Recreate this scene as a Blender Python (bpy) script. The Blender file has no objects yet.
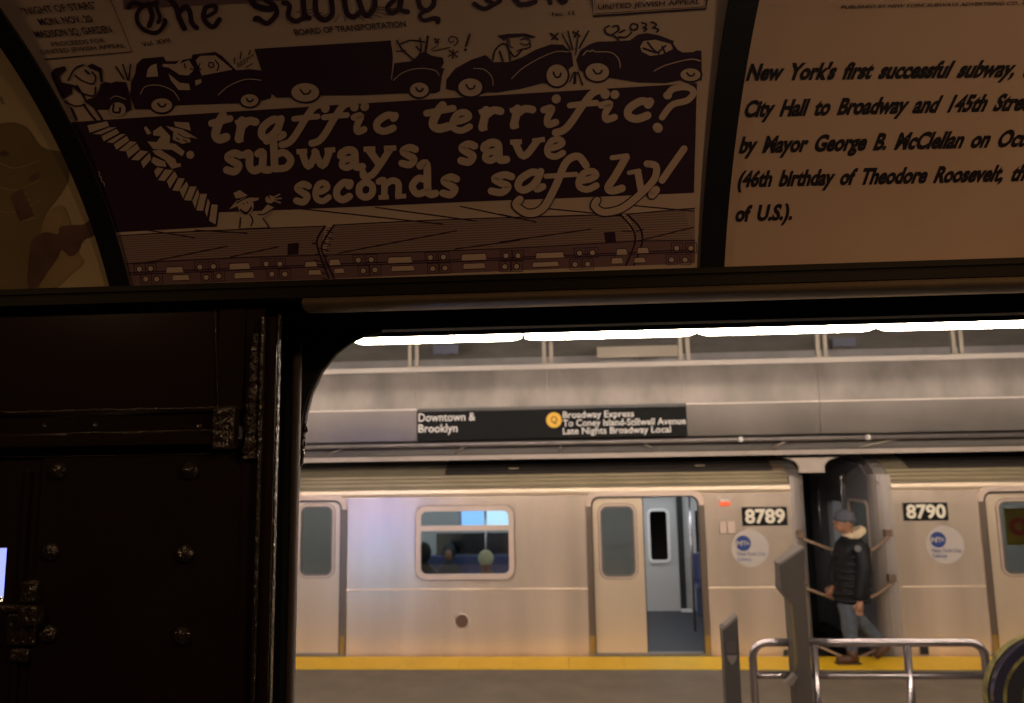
import bpy, bmesh, math, random
from mathutils import Vector, Matrix
from mathutils.geometry import tessellate_polygon
random.seed(7)
R = math.radians
PI = math.pi
col = bpy.context.scene.collection
sc = bpy.context.scene

# ------------------------------------------------------------------ camera, world, exposure
F = 784.0; PITCH = R(8.0); YAW = R(3.7); ROLL = R(0.93); EYE = 2.23
CAM = Vector((0, 0, EYE))
fwd = Vector((-math.sin(YAW) * math.cos(PITCH), math.cos(YAW) * math.cos(PITCH), math.sin(PITCH)))
r0 = fwd.cross(Vector((0, 0, 1))).normalized()
u0 = r0.cross(fwd)
rt = r0 * math.cos(ROLL) - u0 * math.sin(ROLL)
up = u0 * math.cos(ROLL) + r0 * math.sin(ROLL)
cd = bpy.data.cameras.new('camera'); cam = bpy.data.objects.new('camera', cd); col.objects.link(cam)
cd.sensor_width = 36; cd.lens = F / 1024 * 36; cd.clip_start = 0.05
m = Matrix((rt, up, -fwd)).transposed().to_4x4(); m.translation = CAM
cam.matrix_world = m
cd.dof.use_dof = True; cd.dof.focus_distance = 0.86; cd.dof.aperture_fstop = 9.0
sc.camera = cam
w = bpy.data.worlds.new('world'); sc.world = w; w.use_nodes = True
w.node_tree.nodes['Background'].inputs[0].default_value = (.02, .018, .015, 1)
w.node_tree.nodes['Background'].inputs[1].default_value = .3
sc.view_settings.view_transform = 'Standard'; sc.view_settings.look = 'None'
sc.view_settings.gamma = 1; sc.view_settings.exposure = 0.0; sc.view_settings.use_curve_mapping = False
TUBE = 50.0          # platform fluorescent strength
BULB = 8.5           # vintage car bulbs (W)
SCREEN = 4.0         # digital advertising screen

def area(name, loc, tgt, sx, sy, e, c):
    d = bpy.data.lights.new(name, 'AREA'); d.shape = 'RECTANGLE'; d.size = sx; d.size_y = sy; d.energy = e; d.color = c
    o = bpy.data.objects.new(name, d); col.objects.link(o); o.location = loc
    o.rotation_euler = (Vector(tgt) - Vector(loc)).to_track_quat('-Z', 'Y').to_euler(); return o
def bulb(name, loc, e, c, r=.03):
    d = bpy.data.lights.new(name, 'POINT'); d.energy = e; d.color = c; d.shadow_soft_size = r
    o = bpy.data.objects.new(name, d); col.objects.link(o); o.location = loc; return o

# ------------------------------------------------------------------ projection helpers
def ray(px, py):
    return (fwd * F + rt * (px - 512) + up * (351.5 - py)).normalized()
def P(px, py, Y):
    d = ray(px, py); t = Y / d.y; return CAM + d * t
def XZ(px, py, Y):
    p = P(px, py, Y); return (p.x, p.z)
def RECT(x0, y0, x1, y1, Y):      # photo box -> upright world rectangle (x0,z0,x1,z1) on the plane Y
    cy = (y0 + y1) / 2; cx = (x0 + x1) / 2
    return (P(x0, cy, Y).x, P(cx, y1, Y).z, P(x1, cy, Y).x, P(cx, y0, Y).z)

# ------------------------------------------------------------------ materials
def mat(name, c, rough=.5, metal=0, bump=None, var=None, emis=None, coat=0, spec=None, dist=.002):
    """bump=(scale, strength, (sx,sy,sz)); var=(scale, amount, (sx,sy,sz))"""
    M = bpy.data.materials.new(name); M.use_nodes = True; nt = M.node_tree; b = nt.nodes['Principled BSDF']
    b.inputs['Base Color'].default_value = (*c, 1); b.inputs['Roughness'].default_value = rough
    b.inputs['Metallic'].default_value = metal
    if coat: b.inputs['Coat Weight'].default_value = coat; b.inputs['Coat Roughness'].default_value = .12
    if spec is not None: b.inputs['Specular IOR Level'].default_value = spec
    def noise(scale, st, detail=4):
        tc = nt.nodes.new('ShaderNodeTexCoord'); mp = nt.nodes.new('ShaderNodeMapping'); n = nt.nodes.new('ShaderNodeTexNoise')
        mp.inputs['Scale'].default_value = st; n.inputs['Scale'].default_value = scale; n.inputs['Detail'].default_value = detail
        nt.links.new(tc.outputs['Object'], mp.inputs[0]); nt.links.new(mp.outputs[0], n.inputs['Vector']); return n
    if var:
        n = noise(var[0], var[2] if len(var) > 2 else (1, 1, 1))
        mx = nt.nodes.new('ShaderNodeMix'); mx.data_type = 'RGBA'; mx.blend_type = 'MULTIPLY'
        mr = nt.nodes.new('ShaderNodeMapRange'); mr.inputs['From Min'].default_value = .3; mr.inputs['From Max'].default_value = .7
        mr.inputs['To Min'].default_value = 1 - var[1]; mr.inputs['To Max'].default_value = 1
        nt.links.new(n.outputs['Fac'], mr.inputs[0])
        mx.inputs[0].default_value = 1; mx.inputs[6].default_value = (*c, 1); nt.links.new(mr.outputs[0], mx.inputs[7])
        nt.links.new(mx.outputs[2], b.inputs['Base Color'])
    if bump:
        n = noise(bump[0], bump[2] if len(bump) > 2 else (1, 1, 1), 3)
        bp = nt.nodes.new('ShaderNodeBump'); bp.inputs['Strength'].default_value = bump[1]; bp.inputs['Distance'].default_value = dist
        nt.links.new(n.outputs['Fac'], bp.inputs['Height']); nt.links.new(bp.outputs[0], b.inputs['Normal'])
    if emis:
        b.inputs['Emission Color'].default_value = (*emis[0], 1); b.inputs['Emission Strength'].default_value = emis[1]
    return M
def glass(name, tint, refl=.12, rough=.02):
    M = bpy.data.materials.new(name); M.use_nodes = True; nt = M.node_tree
    for n in list(nt.nodes):
        if n.type != 'OUTPUT_MATERIAL': nt.nodes.remove(n)
    out = [n for n in nt.nodes if n.type == 'OUTPUT_MATERIAL'][0]
    t = nt.nodes.new('ShaderNodeBsdfTransparent'); t.inputs[0].default_value = (*tint, 1)
    g = nt.nodes.new('ShaderNodeBsdfGlossy'); g.inputs['Roughness'].default_value = rough
    mx = nt.nodes.new('ShaderNodeMixShader'); mx.inputs[0].default_value = refl
    nt.links.new(t.outputs[0], mx.inputs[1]); nt.links.new(g.outputs[0], mx.inputs[2]); nt.links.new(mx.outputs[0], out.inputs[0])
    return M
STEEL = mat('brushed_stainless', (.90, .75, .62), .27, .62, bump=(8, .5, (.25, 1, 12)), var=(2.2, .32, (1, 1, .10)), dist=.0022)
STEEL2 = mat('door_stainless', (.84, .70, .54), .34, .6, var=(1.5, .15, (1, 1, .3)))
STEEL3 = mat('roof_corrugation', (.52, .45, .31), .45, .5, var=(2, .2, (1, 1, 1)))
FRAME = mat('window_surround', (.66, .53, .45), .4, .4)
DARKFR = mat('door_pillar', (.20, .16, .13), .35, .6)
ENDGREY = mat('end_fibreglass', (.27, .26, .27), .45, .2, var=(2, .2))
ENDLITE = mat('end_corner_metal', (.38, .34, .32), .4, .4)
BLACK = mat('matt_black', (.008, .008, .009), .6)
RUBBER = mat('black_rubber', (.012, .012, .014), .35)
PAINT = mat('brown_black_gloss_paint', (.024, .015, .011), .16, bump=(120, .08), var=(5, .3), dist=.0008, spec=.35)
PAINTL = mat('brown_gloss_paint_lumpy', (.030, .020, .013), .13, bump=(170, 1.0, (1, 1, .6)), dist=.006, spec=.9)
PAINTO = mat('olive_black_paint', (.012, .010, .005), .6, bump=(60, .3), dist=.001, spec=.12)
HEADP = mat('brown_header_paint', (.17, .12, .065), .6, bump=(30, .5, (.4, 1, 1)), var=(12, .45, (.3, 1, 1)))
DIVID = mat('card_rack_black', (.006, .007, .009), .45)
PAPER = mat('poster_paper', (.60, .47, .36), .42, var=(6, .10), coat=.12)
PAPER2 = mat('poster_paper_plain', (.62, .46, .34), .42, var=(5, .12), coat=.25)
PAPER3 = mat('poster_paper_sepia', (.55, .43, .24), .42, var=(4, .25), coat=.2)
INK = mat('purple_black_ink', (.040, .016, .036), .4, coat=.12)
INKB = mat('black_ink', (.018, .014, .016), .4, coat=.2)
INKM = mat('purple_halftone_ink', (.20, .12, .13), .42, coat=.1)
INKR = mat('brown_halftone_ink', (.33, .24, .19), .42, coat=.1)
SEP1 = mat('olive_brown_ink', (.22, .16, .075), .45, var=(9, .3))
SEP2 = mat('purple_brown_ink', (.15, .085, .06), .45, var=(30, .35))
SEP3 = mat('pale_brown_ink', (.36, .26, .12), .45, var=(20, .3))
CONC = mat('platform_concrete', (.185, .15, .11), .7, var=(3, .25), bump=(80, .3))
YELLOW = mat('tactile_yellow', (.88, .55, .015), .55, bump=(55, .6), var=(3, .12), dist=.003)
FASCIA = mat('fascia_metal', (.165, .148, .138), .36, .75, var=(2.2, .5, (1, 1, .6)), bump=(30, .1, (1, 1, 1)))
FASCIAL = mat('fascia_metal_lower', (.155, .138, .128), .32, .75, var=(1.3, .3, (1, 1, .6)))
RIM = mat('fascia_rim', (.40, .36, .335), .35, .5)
BRACK = mat('bracket_metal', (.34, .30, .25), .5, .3)
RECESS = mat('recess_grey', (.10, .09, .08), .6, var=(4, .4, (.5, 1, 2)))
RECLIT = mat('recess_lit_ledge_band', (.26, .25, .26), .6, var=(3, .3))
PIPE = mat('conduit_grey', (.30, .27, .27), .4, .5, var=(3, .3))
BEAM = mat('beam_paint', (.46, .39, .34), .5, var=(4, .25, (.4, 1, 1)))
TUN = mat('tunnel_wall', (.05, .045, .042), .8, var=(1.5, .4))
SIGNB = mat('sign_black', (.007, .007, .0075), .7, spec=.2)
SIGNW = mat('sign_white', (.75, .72, .70), .5)
SIGNY = mat('sign_yellow', (.80, .46, .03), .5)
PLATEW = mat('number_white', (.85, .80, .66), .4)
LOGOW = mat('logo_disc_white', (.50, .46, .43), .45, .1)
LOGOB = mat('logo_blue', (.015, .045, .22), .45)
RED = mat('indicator_red', (.8, .12, .05), .3, emis=((1, .15, .05), .6))
TUBEM = mat('fluorescent_diffuser', (.9, .9, .85), .5, emis=((1, .82, .66), TUBE))
CARLIGHT = mat('car_ceiling_light', (.9, .9, .9), .5, emis=((.90, .96, 1), 7.5))
CARAD = mat('backlit_car_advert', (.4, .6, .9), .4, emis=((.22, .50, 1.0), 1.6))
CARADW = mat('backlit_car_advert_pale', (.6, .8, .9), .4, emis=((.55, .80, 1.0), 1.5))
CARIN = mat('car_interior_panel', (.46, .45, .44), .5)
CARFL = mat('car_floor_dark', (.035, .035, .042), .6, bump=(90, .3))
SEAT = mat('blue_seat_plastic', (.05, .06, .14), .4)
GLASS = glass('car_window_glass', (.72, .77, .78), .10)
GLASSD = glass('door_window_glass', (.58, .58, .55), .10, .08)
SCREENB = mat('advert_screen_blue', (.1, .1, .3), .3, emis=((.22, .26, 1.0), SCREEN))
SCREENW = mat('advert_screen_cyan', (.1, .3, .3), .3, emis=((.25, .65, 1.0), SCREEN))
RAIL = mat('stainless_rail', (.42, .38, .40), .25, .9)
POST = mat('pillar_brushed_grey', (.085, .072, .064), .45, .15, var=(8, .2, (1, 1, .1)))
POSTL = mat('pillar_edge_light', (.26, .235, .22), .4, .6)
JACKET = mat('black_puffer', (.006, .007, .010), .6, spec=.3)
JEANS = mat('faded_denim', (.085, .105, .135), .8, var=(12, .4))
BOOT = mat('brown_boot', (.07, .03, .015), .6)
BEAN = mat('grey_knit', (.085, .09, .115), .9, bump=(90, .6))
FUR = mat('cream_fur', (.62, .50, .34), .95, bump=(70, 1))
SKIN = mat('skin', (.30, .15, .09), .55)
CREAMK = mat('cream_knit', (.66, .60, .38), .9, bump=(60, .5))
TANC = mat('tan_coat', (.20, .10, .05), .9)
DARKC = mat('dark_coat', (.015, .015, .02), .8)
STRAP = mat('tan_strap', (.30, .20, .14), .6)
TRACK = mat('track_bed', (.02, .018, .016), .9)
CARIND = mat('vintage_ceiling_paint', (.06, .05, .035), .6)
HANDR = mat('black_handrail', (.02, .018, .03), .18)
BRUSH = mat('escalator_yellow_edge', (.22, .19, .05), .5, var=(25, .8))  # patchy yellow of the edge, with its glints put into the colour

# ------------------------------------------------------------------ mesh helpers
def tag(o, label=None, cat=None, group=None, kind=None):
    if label: o['label'] = label
    if cat: o['category'] = cat
    if group: o['group'] = group
    if kind: o['kind'] = kind
    return o
def empty(name, loc=(0, 0, 0)):
    o = bpy.data.objects.new(name, None); col.objects.link(o); o.location = loc; o.empty_display_size = .1; return o
class MB:
    def __init__(s): s.v = []; s.f = []; s.sm = []
    def add(s, vs, fs, smooth=False):
        n = len(s.v); s.v += [tuple(v) for v in vs]; s.f += [tuple(i + n for i in f) for f in fs]; s.sm += [smooth] * len(fs); return s
    def box(s, x0, y0, z0, x1, y1, z1):
        if x0 > x1: x0, x1 = x1, x0
        if y0 > y1: y0, y1 = y1, y0
        if z0 > z1: z0, z1 = z1, z0
        v = [(x, y, z) for z in (z0, z1) for y in (y0, y1) for x in (x0, x1)]
        return s.add(v, [(0, 2, 3, 1), (4, 5, 7, 6), (0, 1, 5, 4), (2, 6, 7, 3), (0, 4, 6, 2), (1, 3, 7, 5)])
    def plate(s, outer, holes, a, b, plane='xz', smooth=False):
        """2D polygon with holes extruded between a and b along the third axis"""
        loops = [list(outer)] + [list(h) for h in holes]
        tris = tessellate_polygon([[Vector((p[0], p[1], 0)) for p in l] for l in loops])
        flat = [p for l in loops for p in l]
        def m3(p, c):
            if plane == 'xz': return (p[0], c, p[1])
            if plane == 'yz': return (c, p[0], p[1])
            return (p[0], p[1], c)
        n = len(flat)
        vs = [m3(p, a) for p in flat] + [m3(p, b) for p in flat]
        fs = [tuple(t) for t in tris] + [(t[2] + n, t[1] + n, t[0] + n) for t in tris]
        k = 0
        for l in loops:
            L = len(l)
            for i in range(L):
                j = (i + 1) % L; fs.append((k + i, k + j, k + j + n, k + i + n))
            k += L
        return s.add(vs, fs, smooth)
    def tube(s, pts, r, seg=10, caps=True):
        pts = [Vector(p) for p in pts]; n = len(pts); base = len(s.v)
        rr = r if isinstance(r, (list, tuple)) else [r] * n
        prev = None; vs = []
        for i, p in enumerate(pts):
            t = (pts[min(i + 1, n - 1)] - pts[max(i - 1, 0)]).normalized()
            a = Vector((0, 0, 1)) if prev is None else prev
            if abs(t.dot(a)) > .95 and prev is None: a = Vector((0, 1, 0))
            b = (a - t * a.dot(t)).normalized(); prev = b; c = t.cross(b)
            for k in range(seg):
                an = 2 * PI * k / seg; vs.append(p + (b * math.cos(an) + c * math.sin(an)) * rr[i])
        fs = [(i * seg + k, i * seg + (k + 1) % seg, (i + 1) * seg + (k + 1) % seg, (i + 1) * seg + k) for i in range(n - 1) for k in range(seg)]
        s.add(vs, fs, True)
        if caps: s.f += [tuple(base + k for k in range(seg))[::-1], tuple(base + (n - 1) * seg + k for k in range(seg))]; s.sm += [False, False]
        return s
    def sweep(s, prof, x0, x1, closed=True, smooth=False):
        """profile of (y,z) swept along X; closed solid"""
        n = len(prof); vs = [(x0, p[0], p[1]) for p in prof] + [(x1, p[0], p[1]) for p in prof]
        m = n if closed else n - 1
        fs = [(i, (i + 1) % n, (i + 1) % n + n, i + n) for i in range(m)]
        if closed:
            for t in tessellate_polygon([[Vector((p[0], p[1], 0)) for p in prof]]): fs.append(tuple(t)); fs.append((t[2] + n, t[1] + n, t[0] + n))
        return s.add(vs, fs, smooth)
    def ball(s, c, rx, ry=None, rz=None, seg=12, rings=8, half=False):
        ry = ry or rx; rz = rz or rx; vs = []; fs = []
        for i in range(rings + 1):
            th = PI * i / rings
            for k in range(seg):
                a = 2 * PI * k / seg; vs.append((c[0] + rx * math.sin(th) * math.cos(a), c[1] + ry * math.sin(th) * math.sin(a), c[2] + rz * math.cos(th)))
        for i in range(rings):
            for k in range(seg): fs.append((i * seg + k, i * seg + (k + 1) % seg, (i + 1) * seg + (k + 1) % seg, (i + 1) * seg + k))
        return s.add(vs, fs, True)
    def build(s, name, m, parent=None, bevel=0):
        me = bpy.data.meshes.new(name); me.from_pydata(s.v, [], s.f)
        me.polygons.foreach_set('use_smooth', s.sm); me.materials.append(m); me.validate()
        bm = bmesh.new(); bm.from_mesh(me)
        if not getattr(s, 'nomerge', False):
            bmesh.ops.remove_doubles(bm, verts=bm.verts, dist=1e-6)
            bmesh.ops.recalc_face_normals(bm, faces=bm.faces)
        bm.to_mesh(me); bm.free()
        o = bpy.data.objects.new(name, me); col.objects.link(o)
        if parent:
            o.parent = parent; o.matrix_parent_inverse = parent.matrix_basis.inverted()
        if bevel:
            b = o.modifiers.new('bevel', 'BEVEL'); b.width = bevel; b.segments = 2; b.limit_method = 'ANGLE'
        return o
def rrect(x0, z0, x1, z1, r, n=6):
    if x0 > x1: x0, x1 = x1, x0
    if z0 > z1: z0, z1 = z1, z0
    out = []
    for cx, cz, a in ((x1 - r, z1 - r, 0), (x0 + r, z1 - r, 90), (x0 + r, z0 + r, 180), (x1 - r, z0 + r, 270)):
        for i in range(n + 1):
            t = R(a + 90 * i / n); out.append((cx + r * math.cos(t), cz + r * math.sin(t)))
    return out
def toprr(x0, z0, x1, z1, r, n=6):     # rounded at the top only
    out = [(x0, z0), (x1, z0)]
    for cx, cz, a in ((x1 - r, z1 - r, 0), (x0 + r, z1 - r, 90)):
        for i in range(n + 1):
            t = R(a + 90 * i / n); out.append((cx + r * math.cos(t), cz + r * math.sin(t)))
    return out
def circ(cx, cz, r, n=24, rz=None):
    return [(cx + r * math.cos(2 * PI * i / n), cz + (rz or r) * math.sin(2 * PI * i / n)) for i in range(n)]
def catmull(pts, n=6):
    if len(pts) < 3: return list(pts)
    out = []; q = [pts[0]] + list(pts) + [pts[-1]]
    for i in range(1, len(q) - 2):
        a, b, c, d = q[i - 1:i + 3]
        for k in range(n):
            t = k / n
            out.append(tuple(.5 * ((2 * b[j]) + (-a[j] + c[j]) * t + (2 * a[j] - 5 * b[j] + 4 * c[j] - d[j]) * t * t + (-a[j] + 3 * b[j] - 3 * c[j] + d[j]) * t ** 3) for j in range(len(b))))
    out.append(tuple(pts[-1])); return out

# text -> normalised 2D triangles (x in em, cap height 1)
_tc = {}
def text2d(s, bold=0.0, sw=1.0):
    k = (s, bold, sw)
    if k in _tc: return _tc[k]
    cu = bpy.data.curves.new('t', 'FONT'); cu.body = s; cu.size = 1; cu.offset = bold; cu.resolution_u = 3; cu.space_word = sw; cu.fill_mode = 'FRONT'
    o = bpy.data.objects.new('t', cu); col.objects.link(o)
    dg = bpy.context.evaluated_depsgraph_get(); dg.update()
    me = o.evaluated_get(dg).to_mesh()
    vs = [(v.co.x, v.co.y) for v in me.vertices]
    fs = []
    for p in me.polygons:
        if len(p.vertices) == 3: fs.append(tuple(p.vertices))
        else:
            vv = list(p.vertices)
            for i in range(1, len(vv) - 1): fs.append((vv[0], vv[i], vv[i + 1]))
    o.evaluated_get(dg).to_mesh_clear()
    bpy.data.objects.remove(o); bpy.data.curves.remove(cu)
    CAP = .70
    vs = [(x / CAP, y / CAP) for x, y in vs]
    if not vs: vs = [(0, 0)]
    res = (vs, fs, min(v[0] for v in vs), max(v[0] for v in vs)); _tc[k] = res; return res
def flat_text(mb, s, x0, z0, x1, cap, Y, bold=.01, shear=0, dz=0, ny=-1, th=.002):
    """text on a plane facing the camera side (-Y), fitted from x0 to x1"""
    vs, fs, a, b = text2d(s, bold); k = (x1 - x0) / (b - a)
    out = [(x0 + (x - a) * k + shear * y * cap, Y, z0 + y * cap + dz * (x - a) / (b - a)) for x, y in vs]
    mb.add(out, fs); mb.nomerge = True

# ------------------------------------------------------------------ dimensions of the place
YT = 9.5                   # side of the modern train
YI = 0.90                  # inner face of the vintage car's wall
YO = 1.05                  # its outer skin

# ------------------------------------------------------------------ STATION shell
XL, XR = -9.0, 9.0
o = MB().box(XL, 1.35, -.25, XR, 8.87, 0).build('floor', CONC); tag(o, kind='structure')
o = MB().box(XL, YT + .02, -1.3, XR, 13.5, -1.2).build('floor', TRACK); tag(o, kind='structure')
o = MB().box(XL, 13.2, -1.3, XR, 13.4, 4.2).build('wall_back', TUN); tag(o, kind='structure')
o = MB().box(XL, 1.2, 4.0, XR, 13.4, 4.15).build('ceiling', RECESS); tag(o, kind='structure')
o = MB().box(XL - .1, 1.2, -1.3, XL, 13.4, 4.15).build('wall_left', TUN); tag(o, kind='structure')
o = MB().box(XR, 1.2, -1.3, XR + .1, 13.4, 4.15).build('wall_right', TUN); tag(o, kind='structure')
# tactile edge: one tile after another
strip = empty('tactile_strip', (0, 8.9, 0)); tag(strip, 'yellow tactile warning strip along the far platform edge', 'platform edge')
x = -6.1
proto = None
while x < 8.5:
    if proto is None:
        mb = MB(); mb.box(0, 8.885, -.25, .604, 9.42, .004); mb.box(0, 9.42, -.25, .604, 9.43, -.02)
        proto = mb.build('tactile_tile', YELLOW, strip); proto.location.x = x
    else:
        c = proto.copy(); col.objects.link(c); c.location.x = x
    x += .609
# back of the overhead recess
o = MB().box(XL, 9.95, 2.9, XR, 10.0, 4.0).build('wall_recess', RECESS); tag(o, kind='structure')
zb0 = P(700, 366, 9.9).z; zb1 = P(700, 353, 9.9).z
o = MB().box(XL, 9.90, zb0 - .25, XR, 9.95, zb1).build('trim_1', RECLIT); tag(o, kind='structure')  # paler band: the lit top of the ledge, put into the colour

# fascia with separate panels
YF = 9.0
zt = P(686, 361, YF).z; zm = P(686, 404, YF).z; zl = P(686, 436, YF + .03).z
edges = [P(p, 400, YF).x for p in (416, 551, 686, 824, 960)]
step = (edges[-1] - edges[0]) / 4
xs = [edges[0] + step * i for i in range(-5, 9)]
fas = empty('trim_2', (0, YF, zt)); tag(fas, kind='structure')
for i in range(len(xs) - 1):
    a, b = xs[i] + .0015, xs[i + 1] - .0015
    j = random.uniform(-.004, .004)
    MB().sweep([(YF + j, zm + .006), (YF + j, zt - .05), (YF + .03 + j, zt - .05), (YF + .03 + j, zm + .006)], a, b).build('upper_panel', FASCIA, fas)
    MB().sweep([(YF + .005 + j, zm - .004), (YF + .03 + j, zl), (YF + .06 + j, zl), (YF + .035 + j, zm - .004)], a, b).build('lower_panel', FASCIAL, fas)
MB().sweep([(YF - .02, zt - .055), (YF - .02, zt), (YF + .06, zt), (YF + .06, zt - .055)], xs[0], xs[-1]).build('top_rim', RIM, fas)
MB().sweep([(YF - .006, zm - .005), (YF - .006, zm + .005), (YF + .04, zm + .005), (YF + .04, zm - .005)], xs[0], xs[-1]).build('seam_strip', RIM, fas)
MB().box(xs[0], YF + .04, zl + .02, xs[-1], YF + .16, zl + .06).build('backing', TUN, fas)
# hanger pairs
HX0 = P(414, 353, YF + .04).x
for i, xc in enumerate(xs):
    xc = P((413.5, 547.5, 684, 821.5, 957.5)[i - 5], 353, YF + .04).x if 5 <= i <= 9 else HX0 + step * (i - 5); h = empty('hanger_bracket', (xc, YF + .05, zt))
    side = ['at the far left end', 'left'][0]
    for d in (-.062, .022):
        MB().box(xc + d, YF + .02, zt - .02, xc + d + .042, YF + .06, 4.0).build('strap', BRACK, h)
    MB().box(xc - .09, YF + .02, zt - .005, xc + .095, YF + .08, zt + .015).build('foot', BRACK, h)
    lab = {5: 'above the left end of the direction sign', 6: 'above the yellow disc of the direction sign', 7: 'above the right end of the direction sign',
           8: 'above the gap between the two trains', 9: 'nearest the right edge, above car 8790'}.get(i)
    tag(h, 'pair of metal hanger straps ' + lab if lab else 'pair of metal hanger straps outside the doorway view', 'bracket', 'hanger straps above the fascia' if lab else 'hanger straps out of view')
PLGREY = mat('plate_blue_grey', (.10, .11, .17), .6)
# plates seen in the recess
for (a, b, c, d, mtl, lab) in ((433, 345, 458, 354, PLGREY, 'small blue plate in the recess above the direction sign'),
                               (833, 338, 856, 346, PLGREY, 'small blue plate in the recess above the right of the train'),
                               (597, 346, 678, 357, BRACK, 'long pale rail in the recess above the direction sign')):
    q = RECT(a, b, c, d, 9.6)
    root = empty('recess_plate', ((q[0] + q[2]) / 2, 9.6, q[1])); tag(root, lab, 'plate')
    MB().box(q[0], 9.6, q[1], q[2], 9.62, q[3]).build('plate', mtl, root)
    MB().box((q[0] + q[2]) / 2 - .03, 9.62, q[1], (q[0] + q[2]) / 2 + .03, 9.95, q[1] + .03).build('mounting_arm', BRACK, root)

# conduits and beam under the fascia
zc = P(700, 440, 9.1).z
cp = MB().tube([(XL, 9.12, zc), (XR, 9.12, zc)], .028, 12).build('conduit_pipe', PIPE); tag(cp, 'long grey conduit pipe running just under the metal fascia', 'pipe')
o = MB().box(XL, 9.26, P(700, 450.5, 9.26).z, XR, 9.275, P(700, 438, 9.26).z + .03).build('trim_3', mat('soffit_grey', (.12, .105, .095), .6, var=(3, .5, (.3, 1, 3)))); tag(o, kind='structure')
for i, (a, b) in enumerate(((330, 350), (455, 470), (560, 561), (655, 640), (770, 790), (860, 900))):
    p0 = P(a, 452 - .013 * (a - 512), 9.25); p1 = P(b, 443 - .013 * (b - 512), 9.17)
    s_ = MB().tube([p0, p1], .012, 8).build('conduit_brace', BRACK)
    tag(s_, 'short diagonal brace under the fascia, ' + ('leftmost, near the doorway corner', 'under the left part of the direction sign', 'upright, under the yellow disc', 'under the right end of the direction sign', 'above the tall grey pillar', 'rightmost, above car 8790')[i], 'brace', 'diagonal braces under the fascia')
zb = P(700, 454, 9.3).z
bm_ = MB(); bm_.box(XL, 9.30, zb - .025, XR, 9.35, zb + .03)
beam = bm_.build('trim_4', BEAM); tag(beam, kind='structure')
g0 = P(811, 455, 9.3)
pr = []
wT, wB, hh = .32, .14, .2
for t in range(7):
    a = R(90 * t / 6); pr.append((g0.x - wT + (wT - wB) * math.sin(a), g0.z - .03 - (.12) * (1 - math.cos(a))))
pr += [(g0.x - wB, g0.z - hh), (g0.x + wB, g0.z - hh)]
for t in range(6, -1, -1):
    a = R(90 * t / 6); pr.append((g0.x + wT - (wT - wB) * math.sin(a), g0.z - .03 - (.12) * (1 - math.cos(a))))
MB().plate(pr, [], 9.30, 9.36).build('beam_gusset', BEAM, beam)
for (a, b) in ((741, 436), (868, 432)):
    p = P(a, b, 9.08)
    MB().ball((p.x, 9.095, zc), .03, .035, .036).build('pipe_clip', SIGNW, cp)

# direction sign
q = RECT(417, 408.5, 687, 437, YF - .03)
sg = empty('direction_sign', ((q[0] + q[2]) / 2, YF - .03, q[1])); tag(sg, 'long black direction sign with white lettering and yellow disc', 'sign')
qb = (q[0], P(552, 438, YF - .03).z, q[2], P(552, 406, YF - .03).z)
MB().box(qb[0], YF - .03, qb[1], qb[2], YF + .0, qb[3]).build('board', SIGNB, sg)
MB().box(qb[0], YF - .036, qb[3] - .035, qb[2], YF - .0, qb[3]).build('top_rail', mat('sign_rail', (.03, .03, .032), .4), sg)
Ys = YF - .032
def signtext(s, px0, py0, px1, cap_px, m_, par, bold=.012, Y=None, shear=0, name='lettering'):
    Y = Y or Ys
    a = P(px0, py0, Y); b = P(px1, py0, Y); cap = P(px0, py0 - cap_px, Y).z - a.z
    mb = MB(); flat_text(mb, s, a.x, a.z, b.x, cap, Y, bold, shear); return mb.build(name, m_, par)
signtext('Downtown &', 418.5, 421.5, 475.5, 8, SIGNW, sg)
signtext('Brooklyn', 418.5, 432.5, 457.5, 8, SIGNW, sg)
signtext('Broadway Express', 563, 418, 634, 6.5, SIGNW, sg)
signtext('To Coney Island-Stillwell Avenue', 563, 426.3, 686, 6.5, SIGNW, sg)
signtext('Late Nights Broadway Local', 563, 434.2, 671, 6.5, SIGNW, sg)
cq = P(554, 420, Ys)
MB().plate(circ(cq.x, cq.z, .088), [], Ys, Ys - .004).build('line_disc', SIGNY, sg)
mb = MB(); flat_text(mb, 'Q', cq.x - .036, cq.z - .033, cq.x + .036, .075, Ys - .006, .0); mb.build('line_letter', SIGNB, sg)

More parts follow.
